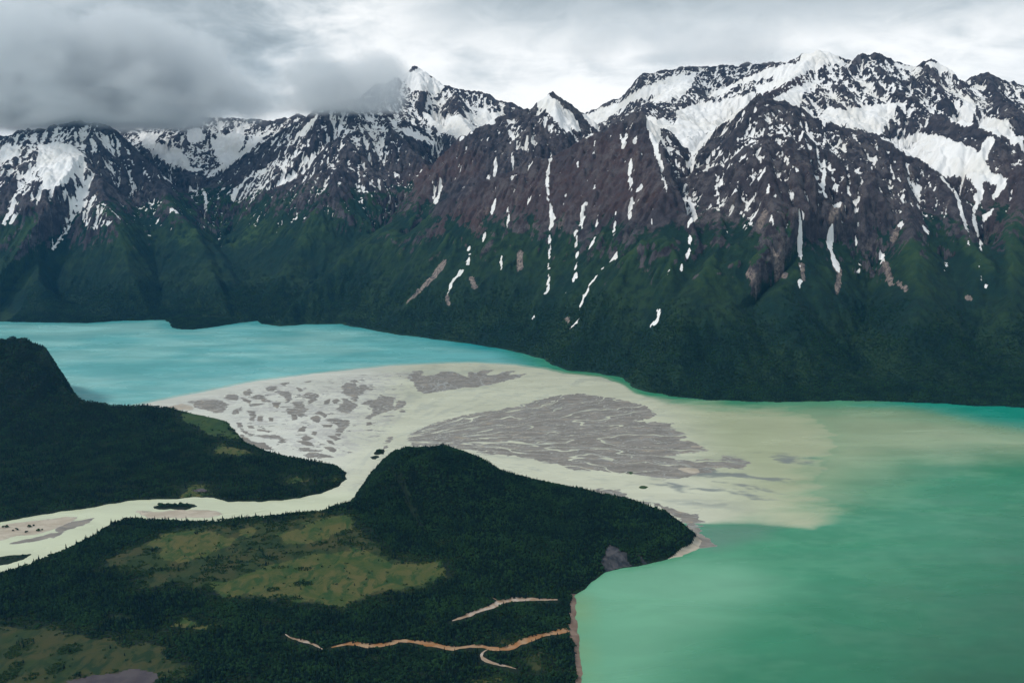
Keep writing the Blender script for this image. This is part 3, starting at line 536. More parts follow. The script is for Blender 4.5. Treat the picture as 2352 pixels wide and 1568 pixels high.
MEADOWS = [('meadow_dim', [(240, 1290), (330, 1240), (430, 1212), (560, 1203), (700, 1200), (800, 1203), (830, 1225), (880, 1270), (960, 1290), (1030, 1310), (1020, 1335), (900, 1370), (780, 1392), (640, 1378), (480, 1362), (420, 1335), (300, 1322)], 'broad scrubby yellow green clearing around the meadows left of the wooded hill'),
  ('meadow', B1([(910, 700), (1000, 650), (1150, 640), (1330, 625), (1450, 680), (1420, 720), (1250, 790), (1060, 810), (980, 790)]), 'oval olive meadow nearest the river bend'),
  ('meadow', B1([(1470, 620), (1560, 625), (1575, 660), (1540, 700), (1490, 680)]), 'small tan clearing right of the oval meadow'),
  ('meadow', B1([(1260, 970), (1420, 920), (1560, 885), (1660, 830), (1780, 790), (1960, 770)]) + B2([(0, 760), (130, 750), (280, 780), (340, 830), (520, 825), (640, 850), (690, 890), (640, 920), (500, 950), (300, 1000), (100, 1060), (0, 1070)]) + B1([(1850, 1065), (1700, 1040), (1560, 1000), (1400, 1010), (1290, 1000)]), 'largest mottled tan and green meadow at the foot of the wooded hill'),
  ('meadow', B1([(1700, 650), (1900, 620), (2000, 590), (2160, 580)]) + B2([(100, 575), (60, 650), (0, 670)]) + B1([(2000, 700), (1780, 710)]), 'green meadow strip just left of the wooded hill'),
  ('meadow_dim', B1([(620, 860), (720, 790), (840, 750), (830, 820), (700, 860)]), 'dim clearing left of the oval meadow'),
  ('meadow_dim', B1([(780, 1000), (900, 940), (1080, 880), (1180, 860), (1240, 880), (1100, 930), (950, 990)]), 'long dim glade between the oval and the largest meadow'),
  ('meadow_dim', B1([(-80, 1230), (180, 1205), (350, 1250), (520, 1270), (700, 1300), (900, 1340), (1040, 1400), (1130, 1440), (1150, 1490), (1000, 1568), (400, 1640), (-80, 1680)]), 'shadowy bog meadow in the lower left corner'),
  ('meadow', B1([(1060, 1200), (1150, 1185), (1350, 1210), (1340, 1225), (1180, 1240), (1080, 1225)]), 'thin tan clearing in dark woods above the corner bog'),
  ('meadow_dim', B1([(850, 1250), (1010, 1255), (1015, 1278), (900, 1272)]), 'sliver of grass beside the thin tan clearing'),
  ('meadow', B1([(1330, 95), (1370, 85), (1440, 110), (1530, 130), (1540, 155), (1470, 170), (1340, 150)]), 'yellowish clearing in the woods beyond the river'),
  ('meadow_green', D4([(120, 566), (330, 582), (560, 618), (645, 650), (640, 745), (715, 820), (700, 835), (560, 820), (400, 760), (250, 700)]), 'bright green flat beside the left end of the delta'),
  ('meadow', B1([(1740, 320), (1850, 295), (1930, 290), (1900, 320), (1780, 335)]), 'thin tan strip near the tip of the wooded point'),
  ('meadow', B1([(2040, 290), (2110, 285), (2080, 308)]), 'tiny tan clearing at the tip of the wooded point'),
  ('meadow', B1([(1110, 405), (1180, 350), (1280, 335), (1290, 380), (1320, 402), (1200, 415)]), 'grassy hollow on the far river bank'),
  ('meadow_dim', B2([(1010, 1320), (1100, 1285), (1135, 1325), (1060, 1342)]), 'small glade above the orange creek near the beach'),
  ('meadow_dim', B2([(1150, 1440), (1250, 1390), (1300, 1480), (1200, 1500)]), 'grassy glade below the orange creek near the beach'),
  ('meadow', B2([(840, 1525), (1000, 1512), (1080, 1540), (900, 1556)]), 'tan clearing at the bottom edge left of the beach'),
  ('meadow_green', D5([(1640, 950), (1720, 925), (1800, 965), (1800, 1000), (1700, 985)]), 'bright mossy green patch at the point beside the delta')]
POND = [('pond', B1([(400, 1560), (560, 1520), (700, 1510), (820, 1480), (960, 1510), (980, 1540), (900, 1600), (400, 1660)]), 'dark purplish pond at the bottom left edge'),
        ('pond', B1([(1180, 375), (1240, 358), (1300, 382), (1250, 388)]), 'small grey pond in the hollow on the far river bank')]
CLIFF = [(28, B2([(1630, 790), (1680, 700), (1740, 740), (1800, 765), (1860, 835), (1790, 850), (1710, 855)]), 'slate grey rock face on the lake side of the wooded hill'), (18, B2([(1850, 765), (1960, 805), (2040, 800), (2060, 822), (1920, 838)]), 'narrow rock scar just above the green lake by the point')]
BEACH = [('beach', [(1310, 1364), (1328, 1366), (1334, 1440), (1341, 1500), (1348, 1600), (1356, 1720), (1326, 1720), (1319, 1500), (1304, 1452), (1308, 1400)], 'narrow brown beach running straight along the green lake'),
         ('sand', [(1598, 1210), (1630, 1243), (1606, 1270), (1545, 1294), (1532, 1284), (1586, 1256), (1598, 1238)], 'pale sandy rim around the wooded point')]
def hill(X, Y, pts, wdt, pw=2.0):
    q = np.array([P(*t) for t in pts]); d, z = segdist(X, Y, q, q[:, 2]); return z * np.exp(-(d / wdt) ** pw)
def low_height(X, Y, poly, hills, sl=.75):
    s = sdf(X + 5 * fbm(X / 40, Y / 40, 2, 15), Y + 5 * fbm(X / 40, Y / 40, 2, 16), poly)
    z = 2.5 + 2.0 * fbm(X / 160, Y / 160, 3, 12)
    for pts, wd in hills: z = np.maximum(z, hill(X + 30 * fbm(X / 200, Y / 200, 2, 18), Y, pts, wd) * (1 + .22 * fbm(X / 130, Y / 130, 4, 19)))
    zs = np.where(s > 0, .35 + s * .12 + np.maximum(s - 8, 0) * sl, s * .5)
    return np.minimum(z, zs), s
HILL_S = [([(838, 1110, 2560), (880, 1056, 2620), (920, 1044, 2640), (960, 1040, 2640), (1010, 1044, 2620), (1060, 1060, 2600), (1100, 1078, 2580), (1150, 1100, 2560), (1200, 1122, 2540), (1260, 1137, 2500), (1350, 1153, 2430), (1430, 1172, 2380), (1500, 1192, 2330), (1560, 1215, 2280)], 260.0),
          ([(1150, 1200, 2300), (1300, 1215, 2260), (1400, 1235, 2220), (1480, 1245, 2200)], 230.0)]
HILL_W = [([(-500, 740, 3650), (-100, 780, 3650), (0, 792, 3640), (60, 799, 3630), (95, 815, 3620), (130, 842, 3600), (158, 872, 3590)], 300.0)]
LAND_F = {}
def lowland(nm, poly, hills, g, label, sl):
    X, Y = g.X, g.Y; z, s = low_height(X, Y, poly, hills, sl); px_, py_ = X, Y
    V = np.stack([X, Y, z], -1).reshape(-1, 3); F = grid_faces(g.ny, g.nx); nr = grid_normals(z, g.c); fi = np.zeros(X.shape, int)
    wxx, wyy = X + 22 * fbm(X / 60, Y / 60, 4, 61), Y + 42 * fbm(X / 75, Y / 60, 4, 62)
    for i, (mt, q, lb) in enumerate(MEADOWS): fi[inside(wxx, wyy, [G(*t, 3) for t in q]) & (s > 3)] = i + 1
    for i, (mt, q, lb) in enumerate(POND): fi[inside(X, Y, [G(*t, 3) for t in q]) & (s > 3)] = 100 + i
    for i, (zz, q, lb) in enumerate(CLIFF): fi[inside(X + 9 * fbm(X / 30, Y / 30, 3, 65), Y, [G(*t, zz) for t in q]) & (s > 1)] = 300 + i
    for i, (mt, q, lb) in enumerate(BEACH): fi[(inside(X, Y, [G(*t, 1) for t in q])) & (s > -6)] = 200 + i
    ff = fi.ravel()[F[:, 0]]; vis = (z.ravel()[F].max(1) > -3)
    for k in np.unique(ff[vis]):
        f = F[vis & (ff == k)]
        if len(f) < 3: continue
        v, f2, _, n2 = sub(V, f, None, nr)
        if k == 0: tag(mesh_obj('ground', v, f2, MAT['ground'], None, True, n2), label, 'ground', kind='structure')
        elif k < 100: tag(mesh_obj('meadow', v, f2, MAT[MEADOWS[k - 1][0]], None, True, n2), MEADOWS[k - 1][2], 'meadow', 'meadows among the woods', 'structure')
        elif k < 200: tag(mesh_obj('pond', v, f2, MAT['pond'], None, True, n2), POND[k - 100][2], 'pond', kind='structure')
        elif k >= 300: tag(mesh_obj('cliff', v, f2, MAT['cliff'], None, True, n2), CLIFF[k - 300][2], 'cliff', kind='structure')
        else: tag(mesh_obj('beach', v, f2, MAT[BEACH[k - 200][0]], None, True, n2), BEACH[k - 200][2], 'beach', kind='structure')
    LAND_F[nm] = (g, z, s, fi)
lowland('S', S_LAND, HILL_S, Grid(-1750, 640, 1180, 3060, 5.0), 'dark wooded lowland and hill in the foreground', .75)
lowland('W', W_LAND, HILL_W, Grid(-2800, -380, 2330, 4300, 6.0), 'dark wooded lowland beyond the river with a headland at its left', 2.2)
gS, zS, sS, fS = LAND_F['S']
def ribbon(pts, wdt, hfun, lift, tip=.2):
    q = np.array([G(*t, 3) for t in pts]); L = np.r_[0, np.cumsum(np.hypot(*np.diff(q, axis=0).T))]; t = np.arange(0, L[-1], 6.0)
    x, y = np.interp(t, L, q[:, 0]), np.interp(t, L, q[:, 1])
    k = np.ones(5) / 5; x[2:-2] = np.convolve(x, k, 'valid'); y[2:-2] = np.convolve(y, k, 'valid')
    tx, ty = np.gradient(x), np.gradient(y); l = np.hypot(tx, ty) + 1e-9; nx_, ny_ = -ty / l, tx / l
    wd = wdt * (.8 + .75 * fbm(t / 38, t * 0 + wdt, 4, 71, .7)) * np.minimum(1, .2 + t / 60) * np.minimum(1, tip + (t[-1] - t) / 70); V = []
    for o in (-1, -.45, .45, 1):
        xx, yy = x + nx_ * wd * o, y + ny_ * wd * o; V.append(np.stack([xx, yy, hfun(xx, yy) + lift + (.12 if abs(o) == 1 else 0)], -1))
    V = np.stack(V, 1).reshape(-1, 3); return V, grid_faces(len(t), 4), np.stack([x, y], -1)
STREAM_PTS = []
for wdt, mt, q, lb in STREAMS:
    v, f, line = ribbon(q, wdt, lambda a, b_: gS.samp(zS, a, b_), .25, 1.0 if 'long rusty' in lb else .2); STREAM_PTS.append((wdt, line))
    tag(mesh_obj('stream', v, f, MAT[mt]), lb, 'stream', 'creeks in the foreground woods', 'structure')
print('lowland', time.time() - T0)

# ------------------------------------------------------------------ water sheet: lake, delta shallows and river
azs = np.radians(np.concatenate([np.linspace(-58, -35.5, 24), np.linspace(-35, 35, 820), np.linspace(35.5, 58, 24)])); dep = np.radians(np.concatenate([np.arange(9.2, 23, .036), np.arange(23, 38, .11), np.arange(38, 62, 1.5)]))
rad = CAM_H / np.tan(dep)[::-1]; A, Rr = np.meshgrid(azs, rad); WX, WY = Rr * np.tan(A), Rr
def world_poly(q): return np.array([G(*t) for t in q])
PLUME = world_poly([(190, 958), (250, 945), (400, 912), (480, 897), (600, 873), (700, 861), (800, 850), (900, 840), (1000, 835), (1090, 833), (1180, 838), (1240, 846), (1300, 858), (1380, 866), (1430, 884), (1460, 905), (1540, 924), (1640, 934), (1700, 938), (1800, 945), (1880, 955), (1940, 990),
    (1950, 1030), (1920, 1060), (1885, 1100), (1868, 1150), (1878, 1190), (1866, 1212), (1800, 1207), (1720, 1200), (1620, 1199), (1560, 1200), (1400, 1260), (900, 1250), (-400, 1500), (-600, 1200)])
FAN_R = world_poly([(1850, 948), (2050, 950), (2150, 966), (2250, 985), (2400, 1008), (2400, 1030), (2200, 1035), (2050, 1045), (1960, 1075), (1880, 1120)])
TONGUE_R = world_poly([(1960, 930), (2080, 936), (2200, 960), (2352, 990), (2450, 1000), (2450, 920), (2100, 915)])
sl = np.stack([WX, WY], -1)
nx1 = fbm(WX / 260, WY / 120, 4, 201); nx2 = fbm(WX / 60 + WY / 200, WY / 22, 4, 202); nx3 = fbm(WX / 700, WY / 350, 3, 203)
wX, wY = WX + 8 * nx2 * (1 - ss(WX, 500, 800)), WY + 16 * nx1
dP = sdf(wX, wY, PLUME)
edge_r = ss(WX, 520, 860) * ss(WY, 2330, 2480); soft = 14 + 210 * edge_r
feather = fbm(WX / 150 - WY / 260, WY / 60, 4, 207, .55)
silt = ss(dP + 75 * edge_r * (feather + .5 * nx1) - 40 * edge_r, -soft, soft * .5)
haze_r = np.clip(ss(sdf(wX, wY + 60 * nx1, FAN_R), -300, 170) * .95, 0, 1)
silt2 = np.maximum(silt, haze_r)
right = np.maximum(ss(WX + (WY - 3500) * .25, 150, 520), ss(3050 - WY, 0, 150))                          # the lake is turquoise left of the delta and green right of it
shore_far = segdist(WX, WY, shore); near_bay = segdist(WX, WY, world_poly([(1325, 1375), (1330, 1568), (1340, 1750)]))
def lin(r, g_, b_): return np.array([((c / 255 + .055) / 1.055) ** 2.4 for c in (r, g_, b_)])
def mixc(c, t, f): return c + (np.asarray(t) - c) * f[..., None]
turq = np.broadcast_to(lin(110, 184, 184), WX.shape + (3,)).copy()
turq = mixc(turq, lin(146, 204, 200), ss(1.2 * nx3 + .4 * nx1 + .12 * nx2 - .0003 * (WX + 1500), -.5, .8))  # paler to the left: silt, plus cloud reflection put into the colour
turq = mixc(turq, lin(0, 148, 152), .9 * ss(-shore_far + 60 * nx1, -230, 30) * ss(WX, -700, -200) + .55 * ss(-shore_far + 40 * nx1, -150, 0) * ss(-WX, 300, 900))
green = np.broadcast_to(lin(56, 138, 101), WX.shape + (3,)).copy()
green = mixc(green, lin(82, 155, 118), ss(nx1 + .5 * nx2, -.3, .6) * .7)
green = mixc(green, lin(114, 174, 140), ss(sdf(wX, wY + 40 * nx1, world_poly([(1330, 1330), (1500, 1300), (1680, 1300), (1760, 1340), (1560, 1480), (1420, 1700), (1330, 1700)])), -160, 90) * .85)
green = mixc(green, lin(130, 160, 110), .6 * ss(-near_bay, -70, -5) * (.6 + .6 * nx1))
green = mixc(green, lin(2, 74, 46), ss(WX * .6 - WY * .8 + 120 * nx1, -1350, -350))  # near right corner darkened in the colour: weaker sky reflection and vignette
green = mixc(green, lin(0, 140, 120), ss(sdf(wX, wY, TONGUE_R), -60, 60) * .9)
green = mixc(green, lin(95, 135, 115), ss(sdf(wX, wY, world_poly([(1600, 1200), (1800, 1205), (1760, 1230), (1640, 1260), (1610, 1245)])), -40, 50) * .8)
base = mixc(turq, 0, np.zeros(WX.shape)) * (1 - right)[..., None] + green * right[..., None]
cream = np.broadcast_to(lin(206, 207, 184), WX.shape + (3,)).copy()
apex = G(870, 1015); fr = np.hypot(WX - apex[0], WY - apex[1]); fa = np.arctan2(WY - apex[1], WX - apex[0])
fl = fbm(fr / 320, fa * 9 + .4 * nx1, 4, 210)                          # streaks along the flow out of the river mouth
cream = mixc(cream, lin(185, 188, 172), ss(fl + .5 * nx2, .1, .5) * .7)
cream = mixc(cream, lin(177, 184, 151), ss(WX, 500, 900))
LFAN = world_poly([(400, 925), (600, 885), (800, 862), (940, 850), (960, 880), (930, 950), (880, 1000), (790, 1055), (700, 1045), (560, 1000), (520, 950)])
lf = ss(sdf(WX, WY, LFAN), -30, 50)
cream = mixc(cream, lin(218, 218, 208), ss(-WX, 420, 760) * ss(WY, 2750, 2900) * .8)  # whitened left shallows: reflection of white cloud painted into the colour
cream = mixc(cream, lin(201, 206, 176), ss(-(WY - 2700), 0, 150) * ss(-WX, 200, 500))
shal = ss(fbm(fr / 260, fa * 16 + .6 * nx1, 5, 215) + .3 * nx2, -.02, .42) * ss(sdf(WX, WY, world_poly([(1480, 1110), (1600, 1060), (1760, 1040), (1900, 1040), (1860, 1120), (1760, 1160), (1620, 1160), (1540, 1150)])), -50, 60)
cream = mixc(cream, lin(128, 134, 132), shal * .9)                     # submerged bars showing through
wetp = ss(np.abs(fbm(WX / 80, WY / 46, 5, 218, .6)) - .14 + .25 * fbm(WX / 200, WY / 160, 2, 219), .02, .22)
cream = mixc(cream, lin(176, 172, 170), lf * wetp * .55)
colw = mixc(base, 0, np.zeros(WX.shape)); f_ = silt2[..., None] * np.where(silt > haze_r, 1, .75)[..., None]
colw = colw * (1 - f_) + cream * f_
edge = ss(-np.abs(dP + 22), -16, 0) * ss(-WX, -700, -200) * ss(WY, 2900, 3100)
colw = mixc(colw, lin(198, 196, 170), edge * .5)
Vw = np.stack([WX, WY, np.zeros_like(WX)], -1).reshape(-1, 3); Fw = grid_faces(*WX.shape)
under = (sdf(WX, WY, S_LAND) < -0) & (sdf(WX, WY, W_LAND) < -0)
far_in = sdf(WX, WY, FAR_LAND) < 60
vk = ((sdf(WX, WY, S_LAND) < 25) & (sdf(WX, WY, W_LAND) < 25) & far_in).ravel()
fk = vk[Fw].any(1)
RIVER = world_poly([(-700, 1200), (0, 1150), (400, 1110), (640, 1110), (720, 1080), (790, 1060), (850, 1035), (900, 1050), (900, 1200), (300, 1250), (0, 1350), (-700, 1600)])
reg = np.zeros(WX.shape, int); reg[dP > 0] = 1; reg[inside(WX, WY, RIVER)] = 2; fr_ = reg.ravel()[Fw[:, 0]]
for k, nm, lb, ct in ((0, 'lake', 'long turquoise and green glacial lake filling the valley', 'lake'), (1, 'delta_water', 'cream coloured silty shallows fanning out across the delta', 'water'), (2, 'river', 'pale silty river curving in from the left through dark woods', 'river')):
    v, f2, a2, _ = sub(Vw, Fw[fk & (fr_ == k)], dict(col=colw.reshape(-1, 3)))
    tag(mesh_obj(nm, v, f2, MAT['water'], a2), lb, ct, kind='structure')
print('water', time.time() - T0)

# ------------------------------------------------------------------ gravel bars of the delta and the river
def bar(q, label, matname='gravel', chan=0.0, top=.9, cell=4.0, rough=9.0, group=None, name='gravel_bar', seed=0, braid=False):
    poly = world_poly(q); x0, y0 = poly.min(0) - 30; x1, y1 = poly.max(0) + 30; g = Grid(x0, x1, y0, y1, cell); X, Y = g.X, g.Y
    n1 = fbm(X / 60, Y / 40, 4, 300 + seed); n2 = fbm(X / 28 + 5, Y / 16, 4, 320 + seed)
    s = sdf(X + rough * 1.7 * fbm(X / 45, Y / 45, 4, 301, .6), Y + rough * 2.2 * fbm(X / 45, Y / 45, 4, 302, .6), poly) + rough * 1.5 * n2
    r = np.hypot(X - apex[0], Y - apex[1]); a = np.arctan2(Y - apex[1], X - apex[0]); wet = np.zeros(X.shape)
    z = np.clip(s * .10, -1.2, .5) + .25 * n1 + top * .3
    if braid:
        bc = np.abs(fbm(X / 70 + .4 * n1, Y / 40, 3, 350 + seed)); z = z - .9 * ss(-bc, -.085, -.02); wet = .7 * ss(fbm(X / 22, Y / 12, 3, 352), .05, .5)
    if chan:
        wa = a + .05 * fbm(r / 170, a * 6, 3, 330) ; wr = r + 60 * fbm(X / 200, Y / 120, 3, 331)
        c1 = np.abs(fbm(wr / 430, wa * 8.5, 2, 332)); c2 = np.abs(fbm(wr / 210, wa * 19, 3, 333)); c3 = np.abs(fbm(wr / 110, wa * 42, 3, 334))
        near = ss(620 - r, 0, 500)
        ch = np.maximum(ss(-c1, -.060 - .10 * near, -.015), .75 * ss(-c2, -.034 - .10 * near, -.010))
        z = z - chan * ch * 1.2; wet = np.clip(.5 * ss(-c3, -.10, -.01) + .9 * ss(ch, .15, .6) + .25 * ss(fbm(wr / 300, wa * 30, 3, 335), .1, .6), 0, 1)
    wet = np.clip(wet + ss(-z, -.28, .02) * .7, 0, 1)
    V = np.stack([X, Y, z], -1).reshape(-1, 3); F = grid_faces(g.ny, g.nx); F = F[z.ravel()[F].max(1) > -.12]
    if len(F) < 2: return None
    v, f2, a2, _ = sub(V, F, dict(wet=wet.ravel()))
    return tag(mesh_obj(name, v, f2, MAT[matname], a2), label, 'gravel bar', group, 'structure')
GB = 'gravel bars in the silty delta'
MAIN = D5([(110, 500), (150, 460), (260, 410), (340, 385), (440, 360), (560, 330), (680, 320), (800, 295), (900, 270), (1000, 240), (1090, 220), (1200, 213), (1330, 225), (1440, 240), (1560, 270), (1640, 290), (1700, 350), (1640, 370), (1560, 385), (1700, 395), (1810, 400), (1790, 430), (1890, 465), (1890, 490), (1830, 510), (1930, 515), (2000, 550), (2040, 575), (1900, 590), (1750, 602), (1850, 640),
           (1980, 625), (2090, 640), (2130, 610), (2230, 610), (2290, 650), (2260, 690), (2120, 680), (2060, 700), (1980, 720), (1900, 745), (1780, 755), (1680, 740), (1540, 720), (1400, 710), (1200, 695), (1080, 665), (960, 640), (850, 615), (740, 600), (620, 595), (520, 570), (300, 545), (150, 548)])
bar(MAIN, 'largest grey gravel flat of the delta, veined with thin pale channels', chan=1.0, cell=3.6, group=GB)
bar(D5([(115, 110), (150, 70), (220, 65), (200, 95), (290, 95), (330, 70), (400, 70), (440, 85), (500, 110), (515, 75), (560, 75), (600, 60), (660, 60), (610, 95), (700, 90), (720, 70), (800, 65), (760, 90), (880, 85), (800, 115), (700, 140), (590, 165), (450, 175), (330, 195), (215, 210), (180, 180), (150, 140)]), 'long feathery grey bar nearest the turquoise water', chan=.5, rough=7, group=GB)
bar(D5([(1225, 832), (1300, 835), (1340, 822), (1470, 825), (1520, 855), (1560, 890), (1660, 905), (1640, 925), (1500, 915), (1380, 890), (1290, 856)]), 'grey bar hugging the shore below the wooded hill', chan=.6, group=GB)
bar(D5([(1670, 905), (1760, 925), (1850, 965), (1960, 980), (1990, 1020), (1975, 1060), (1980, 1110), (1985, 1140), (1950, 1110), (1900, 1040), (1820, 985)]), 'grey gravel apron around the tip of the wooded point', chan=.4, group=GB)
bar([(1590, 1235), (1610, 1228), (1632, 1240), (1640, 1250), (1622, 1256), (1600, 1258)], 'small gravel spit off the tip of the wooded point', top=.5, rough=5, group=GB)
bar(D5([(1840, 690), (1880, 682), (1960, 690), (1985, 710), (1940, 720), (1870, 705)]), 'pale sand islet at the right end of the largest gravel flat', 'sand', top=2.6, rough=4, group=GB, name='sand_bar')
bar(D5([(1925, 545), (1990, 547), (1985, 553), (1930, 552)]), 'tiny white sand sliver above the pale sand islet', 'sand', top=2.6, rough=1, cell=2.5, group=GB, name='sand_bar')
LB = [
 ([(230, 470), (290, 460), (430, 455), (540, 460), (610, 500), (600, 530), (540, 580), (480, 580), (400, 545), (300, 530), (285, 500)], 'leftmost mottled brown and grey bar of the delta'),
 ([(580, 430), (620, 400), (680, 405), (720, 430), (690, 455), (620, 455)], 'small tan topped islet right of the leftmost bar'),
 ([(755, 400), (770, 370), (815, 350), (845, 380), (820, 410), (780, 410)], 'small islet with a tan edge, second from the left along the outer rim'),
 ([(840, 435), (880, 410), (940, 400), (965, 430), (980, 450), (1040, 470), (1000, 485), (950, 470), (930, 450), (870, 450)], 'hooked grey bar in the outer left of the fan'),
 ([(975, 345), (1010, 325), (1060, 325), (1085, 345), (1040, 370), (1000, 365)], 'compact grey islet close to the outer rim, above the hooked bar'),
 ([(1120, 300), (1150, 285), (1190, 285), (1160, 320), (1130, 315)], 'outermost tiny dark islet nearest the rim of the fan'),
 ([(1060, 375), (1100, 360), (1150, 370), (1200, 375), (1225, 430), (1200, 470), (1165, 485), (1175, 445), (1130, 410)], 'boomerang shaped grey bar in the middle of the left fan'),
 ([(815, 500), (860, 485), (945, 490), (900, 512), (830, 515)], 'low lens shaped bar below the hooked bar'),
 ([(1050, 480), (1120, 475), (1085, 530), (1060, 520)], None), ([(1270, 335), (1290, 340), (1330, 365), (1305, 375)], None),
 ([(1325, 410), (1380, 385), (1450, 390), (1490, 415), (1450, 440), (1460, 455), (1390, 490), (1370, 480), (1400, 445), (1340, 430)], 'ragged grey bar between the boomerang bar and the big cluster'),
 ([(1225, 490), (1260, 465), (1320, 470), (1340, 510), (1375, 540), (1340, 570), (1330, 610), (1310, 625), (1290, 590), (1220, 585), (1170, 555), (1180, 540), (1240, 545), (1280, 530)], 'branching grey bar at the very middle of the left fan'),
 ([(1230, 590), (1270, 595), (1275, 640), (1235, 645)], None), ([(655, 575), (690, 550), (740, 525), (750, 545), (700, 590), (665, 590)], 'slanting grey bar just off the bright green flat'),
 ([(785, 560), (870, 560), (875, 600), (860, 660), (820, 655), (840, 610), (820, 580)], 'upright narrow bar right of the slanting bar'),
 ([(905, 610), (945, 612), (940, 655), (910, 655)], None), ([(1008, 622), (1038, 628), (1035, 660), (1012, 655)], None), ([(750, 435), (830, 460), (820, 485), (780, 470)], None),
 ([(705, 670), (740, 672), (745, 715), (710, 715)], None), ([(725, 725), (760, 745), (850, 780), (840, 795), (790, 780), (740, 745)], 'thin bar following the left bank of the fan'), ([(812, 705), (860, 705), (855, 722), (815, 722)], None),
 ([(890, 735), (1030, 755), (1000, 760), (900, 745)], None), ([(890, 800), (960, 790), (1090, 795), (1140, 820), (1170, 840), (1150, 860), (1110, 860), (1120, 830), (1040, 825), (960, 815)], 'long low bar in the lower left of the fan'),
 ([(1410, 620), (1450, 605), (1490, 620), (1480, 670), (1430, 650)], None), ([(1440, 590), (1490, 560), (1560, 600), (1540, 620), (1490, 595)], None),
 ([(1555, 640), (1640, 630), (1740, 650), (1775, 690), (1720, 740), (1700, 765), (1650, 755), (1680, 720), (1640, 680), (1570, 660)], 'curved grey bar below the big cluster, beside the main channel'),
 ([(1280, 750), (1330, 705), (1360, 715), (1340, 755)], None),
 ([(1700, 330), (1750, 290), (1830, 300), (1860, 340), (1860, 400), (1840, 470), (1820, 480), (1800, 430), (1740, 400), (1700, 395), (1720, 360)], 'tall dark bar at the top of the big cluster'),
 ([(1780, 280), (1820, 262), (1855, 285), (1830, 292)], 'small dark cap above the tall bar of the big cluster'),
 ([(1870, 320), (1910, 305), (1960, 335), (2020, 350), (1980, 365), (1940, 350), (1910, 380), (1870, 410)], 'winged grey bar at the upper right of the big cluster'),
 ([(1640, 545), (1700, 510), (1720, 480), (1705, 440), (1760, 445), (1800, 480), (1855, 500), (1820, 540), (1770, 580), (1720, 575)], 'brownish bar at the lower left of the big cluster'),
 ([(1895, 490), (1950, 460), (2050, 440), (2070, 405), (2140, 420), (2210, 430), (2200, 470), (2180, 500), (2210, 540), (2120, 570), (2020, 600), (1950, 645), (1930, 630), (2000, 580), (2000, 540), (1960, 500)], 'biggest brownish bar of the left fan, at its right edge'),
 ([(2215, 510), (2250, 460), (2300, 465), (2315, 500), (2270, 530), (2215, 550)], 'tan edged bar right of the biggest bar of the left fan'),
 ([(1610, 470), (1650, 445), (1680, 460), (1640, 490)], None), ([(1310, 815), (1360, 795), (1420, 820), (1390, 840), (1340, 840)], None), ([(1285, 850), (1340, 845), (1400, 860), (1430, 890), (1370, 890)], None),
 ([(1280, 910), (1400, 920), (1500, 940), (1470, 955), (1300, 935)], 'thin long bar above the wooded river bend'), ([(1340, 985), (1400, 960), (1520, 970), (1610, 1000), (1500, 1005), (1400, 1005)], 'thin bar touching the wooded river bend'),
 ([(1545, 905), (1600, 905), (1645, 930), (1630, 950), (1580, 935)], None), ([(1575, 800), (1640, 800), (1690, 825), (1650, 840), (1600, 820)], None), ([(1945, 670), (1985, 665), (1990, 690), (1950, 695)], None), ([(1540, 465), (1590, 445), (1570, 490), (1545, 495)], None),
 ([(1510, 690), (1600, 695), (1590, 715), (1540, 710)], None), ([(1430, 755), (1460, 760), (1450, 790), (1425, 780)], None), ([(1570, 840), (1610, 850), (1630, 880), (1590, 870)], None), ([(1650, 775), (1690, 780), (1680, 800), (1645, 790)], None),
 ([(2100, 870), (2130, 830), (2180, 830), (2160, 870)], 'small grey bar at the river mouth beside the wooded hill'), ([(2085, 930), (2110, 895), (2145, 888), (2110, 925)], 'sliver of gravel joined to a shrubby islet at the river mouth'), ([(2140, 815), (2185, 805), (2170, 825)], None),
 ([(735, 790), (790, 820), (860, 862), (960, 866), (1045, 935), (960, 925), (860, 890), (770, 850)], 'pinkish grey gravel strip along the left bank of the fan'), ([(30, 520), (180, 490), (260, 510), (280, 545), (120, 545)], 'tan sandy shore at the far left of the delta'),
 ([(1350, 285), (1405, 272), (1410, 280), (1355, 292)], None), ([(1180, 555), (1215, 590), (1190, 590)], None), ([(2260, 560), (2310, 555), (2300, 570), (2270, 572)], None)]
for i, (q, lb) in enumerate(LB):
    bar(D4(q), lb or 'small grey gravel scrap among the pale channels of the left fan', 'sand' if lb and 'tan sandy' in lb else 'gravel', rough=5.0 if lb else 3.0, cell=3.0, top=1.3, braid=bool(lb) and 'strip' not in lb, group=GB if lb else 'small gravel scraps of the left fan', seed=i % 7)
g = Grid(*LFAN[:, 0][[LFAN[:, 0].argmin(), LFAN[:, 0].argmax()]], *LFAN[:, 1][[LFAN[:, 1].argmin(), LFAN[:, 1].argmax()]], 3.0); X_, Y_ = g.X, g.Y
sc_n = fbm(X_ / 52 + .5 * fbm(X_ / 90, Y_ / 60, 2, 341), Y_ / 34, 5, 340, .62) + .16 * fbm(X_ / 260, Y_ / 260, 2, 342)
zz_ = np.clip((sc_n - .41) * 4, -.8, .45) - 1.0 * ss(-sdf(X_, Y_, LFAN), -20, 10); V = np.stack([X_, Y_, zz_], -1).reshape(-1, 3); F = grid_faces(g.ny, g.nx); F = F[zz_.ravel()[F].max(1) > -.1]
v, f2, a2, _ = sub(V, F, dict(wet=(.3 + .5 * ss(-zz_, -.3, 0)).ravel())); tag(mesh_obj('gravel_scraps', v, f2, MAT['gravel'], a2), 'countless tiny scraps of gravel breaking the surface of the left fan', 'gravel', kind='stuff')
